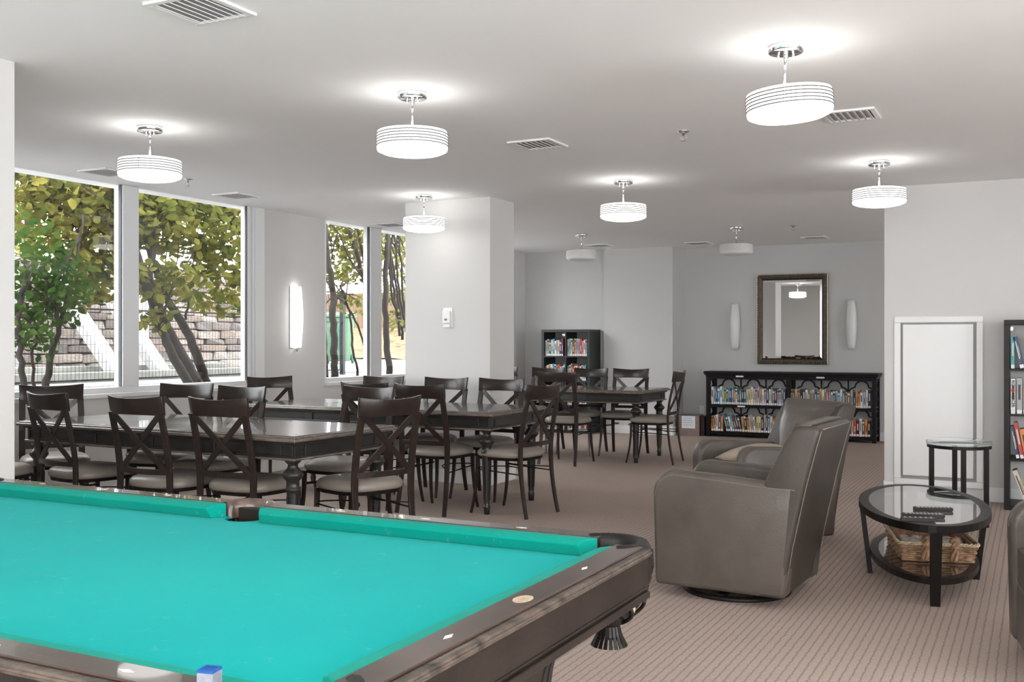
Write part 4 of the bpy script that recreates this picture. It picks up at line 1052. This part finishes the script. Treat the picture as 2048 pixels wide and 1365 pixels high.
for r in range(4):
    z = .038+r*rh+.0085 if r else .0385
    for c in range(2):
        x0 = -6.21+.04+c*.333+(.006 if c else 0); x1 = x0+.305
        nm = ['bottom', 'third', 'second', 'top'][r]; sd_ = ['left', 'right'][c]
        cs = {(3, 0): ['white', 'grey', 'dark green', 'cream', 'bright blue', 'white', 'beige', 'cream', 'navy', 'maroon', 'navy', 'pink'], (3, 1): ['pale green', 'grey', 'pale green', 'brown', 'tan', 'grey', 'lavender', 'red', 'pink', 'white', 'grey', 'brown'],
              (2, 0): ['beige', 'cream', 'tan', 'white', 'bright blue', 'white', 'tan', 'red', 'slate', 'cream', 'slate'], (2, 1): ['teal', 'white', 'orange', 'red', 'slate', 'dark green', 'red', 'white', 'cream', 'grey']}.get((r, c), ['white', 'maroon', 'grey', 'cream', 'black', 'beige', 'pink', 'white', 'slate', 'red'])
        shelf_row(x0, x1, 13.14, z, 'in %s %s cube of alcove bookcase' % (nm, sd_), 'books in %s %s cube, alcove bookcase' % (nm, sd_), cs, (.20, .245) if r == 3 else (.19, .235), (.021, .031), maxd=.17)
# right-edge bookcase
RBX, RBY = -.222, 8.64
t, e, rh = cube_case(RBX, RBY, .80, .36, 1.44, 'tall dark brown bookcase at the right edge against the wall', 'espresso', True, rows=4, cols=1)
b = MB(); b.box(.046, .062, .01, .014, 1.36, 1.385); b.build('metal_clip', 'silver', t)
RW = 'of right-edge bookcase'
def rb(row, px0, w, h, cn, lean, label, text=None):
    z = .0385 if row == 0 else .038+row*rh+.0085
    x = RBX+px0
    tt = book(x, RBY+.03, z+abs(math.sin(lean))*w/2, w, h, .16, cn, lean, label, 'books in the bookcase at right edge', sticker=0 if text else .03)
    return tt
rb(3, .060, .026, .24, 'teal', 0, 'teal book standing on the top shelf '+RW)
rb(3, .125, .030, .245, 'navy', R_(-12), 'navy book with white lettering leaning on top shelf '+RW)
rb(3, .175, .03, .27, 'bright blue', 0, 'blue and yellow tall book on top shelf '+RW); rb(3, .212, .03, .25, 'yellow', 0, 'yellow book beside the tall blue book on top shelf '+RW)
rm = rb(2, .062, .034, .265, 'white', 0, 'white book with black title and red dot on second shelf '+RW, text=True)
rb(2, .105, .040, .27, 'grey', 0, 'thick grey-white book on second shelf '+RW)
rb(2, .143, .024, .215, 'tan', 0, 'tan thin book on second shelf '+RW); rb(2, .172, .03, .24, 'pale blue', 0, 'pale blue book on second shelf '+RW)
rb(2, .206, .03, .22, 'black', 0, 'black book beyond pale blue one on second shelf '+RW)
rb(1, .095, .024, .245, 'navy', R_(-10), 'thin navy book leaning on third shelf '+RW)
rb(1, .125, .026, .275, 'red', R_(-10), 'dark red-spined taller book leaning on third shelf '+RW)
rb(1, .163, .042, .225, 'orange', R_(-10), 'bright orange book leaning on third shelf '+RW)
rb(1, .205, .026, .235, 'brown', R_(-10), 'brown book leaning beside the orange one '+RW)
rb(0, .165, .036, .27, 'cream', R_(-20), 'single cream book leaning steeply on bottom shelf '+RW)
def text_mesh(txt, size, name, matn, parent, loc, rot, sx=1, bold=0):
    cu = bpy.data.curves.new('txt', 'FONT'); cu.body = txt; cu.size = size; cu.extrude = .0004; cu.align_x = 'CENTER'; cu.align_y = 'CENTER'; cu.resolution_u = 3; cu.offset = bold
    ob = bpy.data.objects.new('txt', cu); COL.objects.link(ob); bpy.context.view_layer.update()
    me = bpy.data.meshes.new_from_object(ob.evaluated_get(bpy.context.evaluated_depsgraph_get())); bpy.data.objects.remove(ob)
    me.materials.clear(); me.materials.append(M[matn]); o = bpy.data.objects.new(name, me); COL.objects.link(o); o.parent = parent; o.location = loc; o.rotation_euler = rot; o.scale = (sx, 1, 1)
    return o
M['inkblack'] = mat('black_ink', (.02, .02, .02), .6, noise=.1)
M['reddot'] = mat('red_ink', (.6, .03, .02), .6, noise=.1)
text_mesh('RICK', .030, 'spine_title', 'inkblack', rm, (0, -.0035, .222), (PI/2, PI/2, 0), 1.0, .0006)
text_mesh('MERCER', .030, 'spine_title', 'inkblack', rm, (0, -.0035, .105), (PI/2, PI/2, 0), 1.0, .0006)
b = MB(); b.box(-.012, .012, -.004, -.002, .166, .186); b.build('red_mark', 'reddot', rm)

# cardboard box with paper sign
t = thing('cardboard_box', 'brown cardboard box with white paper sign beside the low bookcase', 'box', (-4.19, 13.60, 0), R_(2))
b = MB(); b.box(-.17, .135, -.12, .12, 0, .27); b.build('carton', 'cardboard', t, bevel=.003)
b = MB(); b.box(-.168, .133, -.125, -.07, .27, .274); b.box(-.168, .133, .06, .122, .27, .274); b.build('flap', 'cardboard', t)
b = MB(); b.box(-.10, .085, -.1225, -.1205, .10, .265); s_ = b.build('paper_sign', 'paper', t)
for i, tx in enumerate(['OFFICE LIBRARY', 'ENCYCLOPEDIAS &', 'MISCELLANEOUS AT', 'BOARD GAMES']):
    text_mesh(tx, .0165, 'sign_text', 'ink', s_, (-.01, -.1232, .238-.031*i), (PI/2, 0, 0), .95)
b = MB()
for k in range(13): b.box(-.15+k*.021, -.142+k*.021, -.1212, -.1202, .028, .06-.01*(k % 3))
b.build('carton_print', 'cardprint', t)
o = MB(); o.box(0, .055, 0, .26, 0, .262); o = o.build('dark_carton', 'redbrown', None, bevel=.003); o.location = (-4.04, 13.52, 0); tag(o, 'narrow dark red carton squeezed between cardboard box and bookcase', 'box')
t = thing('wall_outlet', 'white wall outlet above the cardboard box', 'outlet', (-4.12, 13.87, .33))
b = MB(); b.box(-.035, .035, -.006, 0, -.057, .057); b.build('wall_plate', 'white', t, bevel=.002); b = MB(); b.box(-.017, .017, -.011, -.006, -.035, .035); b.build('socket', 'white', t, bevel=.002)

# ------------------------------------------------------------------ outside
GZ = .78
b = MB(); b.box(-30, -6.95, -6, 36, GZ-.2, GZ); o = b.build('ground_outside', 'soil'); st(o, 'pale garden ground outside the windows', 'ground')
b = MB(); b.box(-22, -9.6, 13, 22.5, GZ, GZ+.02); st(b.build('pavement', 'pave'), 'pale pavement beyond the narrow window', 'pavement')
b = MB(); vs = []; fs = []; nx, ny = 24, 10
for j in range(ny+1):
    for i in range(nx+1): x = -19+11*i/nx; y = 22.3+3.2*j/ny; vs.append((x, y, GZ+.02+.85*(j/ny)+.05*random.random()))
for j in range(ny):
    for i in range(nx): a = j*(nx+1)+i; fs.append((a, a+1, a+nx+2, a+nx+1))
b.add(vs, fs, True); st(b.build('leafy_bank', 'leaflitter'), 'bank covered in fallen yellow leaves beyond pavement', 'ground')
# stone wall with individual stones
SWX = -11.9
t = thing('stone_wall', 'rough coursed stone retaining wall behind the garden fence', 'stone wall', (SWX, 5.0, GZ)); t['kind'] = 'structure'
b = MB(); b.box(-.5, 0, -1.5, 9.5, 0, 1.62); b.build('mortar_bed', 'mortar', t)
smeshes = []
for v_ in range(18):
    bm = bmesh.new(); bmesh.ops.create_cube(bm, size=1)
    for v in bm.verts: v.co += Vector((random.uniform(-.1, .25), random.uniform(-.05, .05), random.uniform(-.12, .12)))
    bmesh.ops.bevel(bm, geom=bm.edges[:], offset=.08, segments=1, affect='EDGES')
    me = bpy.data.meshes.new('stone'); bm.to_mesh(me); bm.free(); me.materials.append(M['stone%d' % (v_ % 6)]); smeshes.append(me)
cnt = 0; z = .05; rows_ = []
while z < 1.62:
    h = random.uniform(.085, .15); y = -1.4+random.uniform(0, .2)
    while y < 9.4 and cnt < 300:
        w = random.uniform(.28, .72)
        o = bpy.data.objects.new('stone', random.choice(smeshes)); COL.objects.link(o); o.parent = t; o.location = (.01+random.uniform(-.02, .03), y+w/2, z+h/2); o.scale = (.16, w*.95, h*.92); cnt += 1
        y += w
    z += h
# timber shores and posts
def timber(p0, p1, w, d, label, m_, nm='timber_brace', side=(0, 1, 0)):
    b = MB(); b.bar([p0, p1], w, d, side); o = b.build(nm, m_, None, bevel=.01); tag(o, label, 'timber'); o['group'] = 'timber shoring against the stone wall'; return o
timber((-10.35, 9.35, GZ+.05), (-11.66, 9.35, 2.25), .20, .14, 'pale diagonal timber brace seen through left pane, foot by mullion', 'timberwhite')
timber((-10.35, 10.10, GZ+.05), (-11.66, 10.10, 2.25), .20, .14, 'pale diagonal timber brace crossing behind the window mullion', 'timberwhite')
timber((-11.62, 7.62, GZ), (-11.62, 7.62, 2.35), .26, .12, 'upright pale timber post left of the fence post', 'timberwhite', 'timber_post')
timber((-11.62, 8.75, GZ), (-11.62, 8.75, 2.35), .22, .12, 'upright pale timber post between two diagonal braces', 'timberwhite', 'timber_post')
timber((-11.62, 10.9, GZ), (-11.62, 10.9, 2.35), .22, .12, 'upright pale timber post behind the leaning tree', 'timberwhite', 'timber_post')
timber((-11.2, 6.5, GZ+.13), (-10.6, 11.5, GZ+.13), .10, .10, 'horizontal mossy ground timber near the wall', 'timbergrey', 'ground_timber', (0, 0, 1))
timber((-10.35, 6.5, GZ+.06), (-10.2, 12.0, GZ+.06), .12, .12, 'horizontal pale kerb timber behind the fence', 'timbergrey', 'ground_timber', (0, 0, 1))
# fence
FX = -9.25
def fence(name, y0, y1, label, top=2.35, mid=(1.63,), posts=()):
    t = thing(name, label, 'fence', (FX, y0, GZ), 0)
    L = y1-y0
    for z in (.07,)+tuple(m-GZ for m in mid)+(top-GZ,):
        b = MB(); b.box(-.012, .012, 0, L, z-.010, z+.010); b.build('rail', 'fenceblack', t)
    for p in posts:
        b = MB(); b.box(-.03, .03, p-y0-.03, p-y0+.03, 0, top-GZ+.02); b.lathe([(.03, top-GZ+.02), (.034, top-GZ+.03), (.01, top-GZ+.05)], 8, (0, p-y0, 0)); b.build('post', 'fenceblack', t)
    b = MB(); n = int(L/.052)
    for i in range(n): yy = .03+i*.052; b.box(-.0014, .0014, yy-.0014, yy+.0014, .07, top-GZ)
    for i in range(int((top-GZ-.07)/.098)): z = .07+i*.098; b.box(-.0014, .0014, 0, L, z-.0014, z+.0014)
    o = b.build('wire_mesh', 'fenceblack', t); o['kind'] = 'stuff'
fence('mesh_fence', 4.2, 10.55, 'black welded mesh garden fence seen through the large window', posts=(6.9,))
fence('mesh_gate', 10.60, 12.60, 'black mesh gate panel right of the leaning tree', top=2.0, mid=(1.56,), posts=(10.60, 12.57))
# cedar board fence far behind
t = thing('board_fence', 'tall cedar board fence beyond the pavement', 'fence', (-15.5, 25.6, GZ)); 
b = MB(); b.box(.04, .08, 0, .0001, .3, .4)
for i in range(44):
    b = MB(); x = -4+i*.155; b.box(x, x+.148, -.0+random.uniform(-.006, .006), .022, .0, 1.95+random.uniform(-.01, .01)); b.build('board', 'cedar', t)
b = MB(); b.box(-4, 2.85, .022, .06, .35, .44); b.box(-4, 2.85, .022, .06, 1.45, 1.54); b.build('back_rail', 'cedar', t)
# wheeled bin
t = thing('wheelie_bin', 'green wheeled rubbish bin beyond the fence at narrow window', 'bin', (-13.3, 17.9, GZ+.02), R_(25))
b = MB(); vs = [(-.24, -.26, .05), (.24, -.26, .05), (.24, .26, .05), (-.24, .26, .05), (-.31, -.35, .98), (.31, -.35, .98), (.31, .35, .98), (-.31, .35, .98)]
b.add(vs, [(3, 2, 1, 0), (4, 5, 6, 7), (0, 1, 5, 4), (1, 2, 6, 5), (2, 3, 7, 6), (3, 0, 4, 7)]); b.build('body', 'bin', t, bevel=.03, bseg=3)
b = MB(); b.box(-.34, .34, -.38, .36, .98, 1.02); b.prism([(-.38, 1.02), (.3, 1.02), (.2, 1.10), (-.25, 1.09)], -.33, .33, 'x'); b.build('lid', 'bin', t, bevel=.01)
b = MB(); b.box(-.08, .10, -.34, -.29, .35, .80); b.build('recessed_grip', 'bindark', t)
for s_ in (-1, 1):
    b = MB(); b.T = Matrix.Translation((s_*.27, .28, .10)) @ Matrix.Rotation(PI/2, 4, 'Y'); b.lathe([(.10, -.02), (.10, .02)], 20); b.build('wheel', 'bindark', t)
t = thing('parked_car', 'pale blue parked vehicle behind the green bin, mostly hidden', 'car', (-17.5, 20.3, GZ+.02), R_(0))
b = MB(); b.prism([(-2, .35), (2, .35), (2, .85), (1.2, .95), (.6, 1.35), (-1.2, 1.38), (-1.9, .95), (-2, .9)], -.8, .8, 'y'); b.build('body', 'carblue', t, bevel=.06, bseg=3)
b = MB(); b.prism([(1.05, .97), (.55, 1.30), (-1.1, 1.32), (-1.6, .97)], -.81, .81, 'y'); b.build('windows', 'darkgasket', t)
for x in (-1.3, 1.25):
    for y in (-.78, .78):
        b = MB(); b.T = Matrix.Translation((x, y, .32)) @ Matrix.Rotation(PI/2, 4, 'X'); b.lathe([(.20, -.1), (.32, -.1), (.32, .1), (.20, .1)], 20); b.build('wheel', 'darkgasket', t)

# trees
def leaf_vs(c, s, rnd):
    # folded pointed leaf, 6 verts
    d = Vector((rnd.gauss(0, 1), rnd.gauss(0, 1), rnd.gauss(-.3, .6))).normalized(); u = d.cross(Vector((rnd.gauss(0, 1), rnd.gauss(0, 1), rnd.gauss(0, 1)))).normalized(); w = d.cross(u)
    L = s; h = s*.32; k = s*.08
    return [c, c+d*L*.35+u*h+w*k, c+d*L*.75+u*h*.7+w*k, c+d*L, c+d*L*.75-u*h*.7+w*k, c+d*L*.35-u*h+w*k], [(0, 1, 2, 3), (0, 3, 4, 5)]
def tree(name, label, stems, blobs, leafm, nleaf, ls, seed, big=40, bigm=None, twigs=14, group=None):
    rnd = random.Random(seed); base = stems[0][0][0]
    t = thing(name, label, 'tree', base, 0, group); B = Vector(base)
    for pts, r0, r1 in stems:
        P = [Vector(p)-B for p in pts]; out = []
        for i in range(len(P)-1):
            for k in range(5):
                u = k/5; q = P[i].lerp(P[i+1], u); out.append(q+Vector((rnd.gauss(0, .006), rnd.gauss(0, .008), 0)))
        out.append(P[-1]); n = len(out)
        b = MB(); b.tube(out, [r0+(r1-r0)*i/(n-1) for i in range(n)], 8); b.build('stem', 'bark', t)
    b = MB()
    for k in range(twigs):
        bl = rnd.choice(blobs); c = Vector(bl[0])-B
        P = [Vector(p)-B for p in rnd.choice(stems)[0]]; s0 = P[-1].lerp(P[-2], rnd.random()*.9)
        e_ = c+Vector((rnd.gauss(0, .4)*bl[1][0], rnd.gauss(0, .4)*bl[1][1], rnd.gauss(0, .4)*bl[1][2]))
        m_ = s0.lerp(e_, .5)+Vector((rnd.gauss(0, .08), rnd.gauss(0, .08), .1)); b.tube(bez(s0, m_, e_, 6), [.012, .011, .009, .008, .006, .004, .003], 5)
    b.build('branches', 'bark', t)
    tot = sum(bl[2] for bl in blobs); b = MB()
    def rp(bl):
        while True:
            q = Vector((rnd.uniform(-1, 1), rnd.uniform(-1, 1), rnd.uniform(-1, 1)))
            if q.length < 1: break
        return Vector(bl[0])-B+Vector((q.x*bl[1][0], q.y*bl[1][1], q.z*bl[1][2]))
    for bl in blobs:
        for k in range(int(nleaf*bl[2]/tot)):
            vs, fs = leaf_vs(rp(bl), ls*rnd.uniform(.6, 1.25), rnd); b.add(vs, fs)
    o = b.build('foliage', leafm, t); o['kind'] = 'stuff'
    protos = []
    for k in range(4):
        bb_ = MB(); vs, fs = leaf_vs(Vector((0, 0, 0)), ls*1.15, rnd); bb_.add(vs, fs); po = bb_.build('leaf', bigm or leafm); protos.append(po.data); bpy.data.objects.remove(po)
    for k in range(big):
        o = bpy.data.objects.new('leaf', rnd.choice(protos)); COL.objects.link(o); o.parent = t; o.location = rp(rnd.choice(blobs)); o.rotation_euler = (rnd.uniform(-.6, .6), rnd.uniform(-.6, .6), rnd.uniform(0, 6.3))
    return t
def OX(px, X):      # world point on plane x=X seen at pixel column px (returns y)
    dx, dy = ray(px); return X*dy/dx
def PT(px, py, X):
    Y = OX(px, X); Z = X*fh[0]+Y*fh[1]; return (X, Y, HC-(py-682.5)*Z/2060)
# leaning multi-stem tree behind right pane
tx = -8.1
stemsA = [([PT(396, 778, tx), PT(352, 700, tx), PT(318, 625, tx), PT(290, 560, tx), PT(262, 480, tx), PT(235, 380, tx)], .085, .035),
          ([PT(384, 776, tx+.1), PT(350, 720, tx+.1), PT(322, 660, tx+.1), PT(314, 640, tx+.05)], .05, .04),
          ([PT(418, 776, tx-.1), PT(385, 690, tx-.1), PT(362, 640, tx-.1), PT(330, 595, tx-.1), PT(305, 520, tx-.1), PT(285, 440, tx-.1)], .055, .028),
          ([PT(318, 625, tx), PT(300, 560, tx), PT(306, 500, tx), PT(320, 430, tx), PT(350, 360, tx)], .04, .02),
          ([PT(470, 455, tx), PT(452, 410, tx), PT(440, 370, tx)], .045, .04),
          ([PT(372, 640, tx), PT(378, 600, tx), PT(382, 560, tx), PT(395, 480, tx)], .014, .007)]
blA = [(PT(300, 370, tx-.1), (.4, .6, .3), 1.0), (PT(400, 390, tx-.1), (.4, .8, .3), 1.4), (PT(455, 420, tx-.1), (.4, .4, .3), .7), (PT(380, 440, tx), (.5, 1.0, .42), 3.2), (PT(300, 430, tx-.2), (.5, .7, .4), 2.0), (PT(440, 520, tx), (.4, .5, .28), 1.1), (PT(330, 560, tx+.1), (.4, .45, .22), .8), (PT(420, 600, tx), (.3, .3, .15), .22), (PT(462, 590, tx), (.25, .3, .25), .25), (PT(310, 640, tx+.1), (.2, .2, .13), .18)]
tree('leaning_tree', 'leaning multi-stemmed tree with olive leaves behind right window pane', stemsA, blA, 'leafolive', 2900, .11, 3, 60, None)
stemsB = [([PT(92, 790, tx), PT(100, 720, tx), PT(118, 655, tx), PT(108, 600, tx), PT(85, 540, tx)], .035, .014),
          ([PT(118, 655, tx), PT(132, 600, tx), PT(150, 530, tx), PT(165, 430, tx)], .022, .010),
          ([PT(50, 790, tx+.1), PT(40, 710, tx+.1), PT(36, 640, tx+.1), PT(50, 560, tx+.1)], .03, .02),
          ([PT(72, 790, tx), PT(63, 725, tx), PT(72, 680, tx), PT(66, 620, tx)], .016, .010)]
blB = [(PT(60, 560, tx), (.35, .45, .34), 1.5), (PT(120, 560, tx), (.3, .4, .3), 1.2), (PT(60, 650, tx+.1), (.25, .3, .22), .6), (PT(120, 600, tx), (.3, .2, .25), .5), (PT(60, 470, tx), (.3, .5, .3), .5), (PT(75, 690, tx), (.2, .25, .12), .15)]
tree('shrubby_tree', 'slim dark green multi-stemmed tree at left edge of large window', stemsB, blB, 'leafgreen', 850, .085, 5, 40, None)
tu = -8.6
stemsC = [([PT(228, 500, tu), PT(205, 430, tu), PT(170, 380, tu), (tu, OX(110, tu), 2.9)], .06, .03), ([PT(95, 420, tu), PT(75, 385, tu), PT(60, 355, tu)], .06, .05), ([PT(100, 420, tu), PT(150, 410, tu), PT(215, 400, tu), PT(240, 470, tu)], .025, .03)]
blC = [(PT(70, 345, tu), (.4, .7, .3), 1.0), (PT(150, 355, tu), (.4, .6, .3), 1.2), (PT(215, 370, tu), (.4, .5, .3), .9), (PT(80, 400, tu), (.5, .7, .38), 2.0), (PT(190, 420, tu), (.5, .7, .42), 2.2), (PT(170, 500, tu), (.4, .5, .3), 1.2), (PT(215, 560, tu), (.3, .3, .25), .35), (PT(180, 590, tu), (.3, .35, .12), .25)]
tree('overhanging_tree', 'overhanging yellow-olive branches filling the left window pane top', stemsC, blC, 'leafyellow', 2200, .12, 8, 40, 'leafgreen')
tw = -8.4
stemsD = [([PT(670, 760, tw), PT(668, 690, tw), PT(665, 620, tw), PT(668, 590, tw), PT(655, 520, tw), PT(647, 430, tw)], .05, .04),
          ([PT(650, 760, tw), PT(648, 690, tw), PT(645, 640, tw), PT(640, 610, tw)], .045, .035),
          ([PT(735, 640, tw), PT(732, 590, tw), PT(728, 560, tw), PT(712, 500, tw), PT(698, 460, tw), PT(690, 420, tw)], .04, .025),
          ([PT(732, 590, tw), PT(733, 540, tw), PT(722, 490, tw), PT(708, 430, tw)], .03, .02),
          ([PT(716, 752, tw), PT(705, 690, tw), PT(702, 640, tw), PT(695, 610, tw), PT(680, 570, tw)], .018, .012),
          ([PT(737, 720, tw), PT(715, 650, tw), PT(695, 612, tw), PT(670, 590, tw)], .016, .010),
          ([PT(728, 560, tw), PT(700, 520, tw), PT(680, 470, tw), PT(655, 440, tw)], .016, .010)]
blD = [(PT(660, 440, tw-.3), (.3, .4, .3), .6), (PT(720, 450, tw-.3), (.3, .5, .3), .7), (PT(690, 470, tw-.3), (.5, .7, .35), 2.2), (PT(665, 550, tw-.3), (.4, .4, .2), .8), (PT(720, 520, tw-.3), (.4, .5, .25), .8), (PT(705, 610, tw), (.3, .35, .14), .18)]
tree('multi_stem_tree', 'dark multi-stemmed tree behind left pane of the narrow window', stemsD, blD, 'leafolive', 1600, .085, 11, 40, None)
stemsE = [([PT(782, 760, tw), PT(774, 700, tw), PT(770, 620, tw), PT(772, 540, tw), PT(776, 460, tw)], .05, .035)]
for k, (x0, x1, x2) in enumerate([(806, 796, 784), (800, 790, 780), (812, 800, 792), (806, 785, 775), (815, 806, 800)]):
    stemsE.append(([PT(x0, 680-8*k, tw), PT(x1, 600, tw), PT(x2, 520-10*k, tw), PT(x2-8, 450, tw)], .022, .012))
blE = [(PT(795, 480, tw-.3), (.5, .6, .4), 1.6), (PT(800, 590, tw-.3), (.4, .4, .2), .5), (PT(800, 640, tw), (.3, .3, .15), .15)]
tree('thicket_tree', 'thin crowded stems with yellow leaves behind right narrow pane', stemsE, blE, 'leafback', 900, .08, 13, 30, None)
# hazy trees far behind
def backtree(name, label, x, y, z, rx, ry, rz_, n, m_, seed):
    tree(name, label, [([(x, y, GZ), (x, y, z)], .12, .08)], [((x, y, z), (rx, ry, rz_), 1)], m_, n, .2, seed, 0, None, 10, 'hazy background trees')
backtree('background_tree', 'hazy green tree far beyond the stone wall, left', -17, 8, 4.0, 2.0, 3.0, 1.7, 1100, 'leafback', 21)
backtree('background_tree', 'hazy green tree far beyond the stone wall, right', -18, 14, 4.2, 2.2, 3.0, 1.8, 1100, 'leafback', 22)
backtree('background_tree', 'sunlit yellow-green tree beyond the cedar fence, left', -18, 29.5, 4.4, 2.6, 2.5, 2.2, 1400, 'leafback', 23)
backtree('background_tree', 'sunlit yellow-green tree beyond the cedar fence, right', -13, 29.8, 4.4, 2.6, 2.5, 2.3, 1400, 'leafback', 24)
bpy.context.view_layer.update()
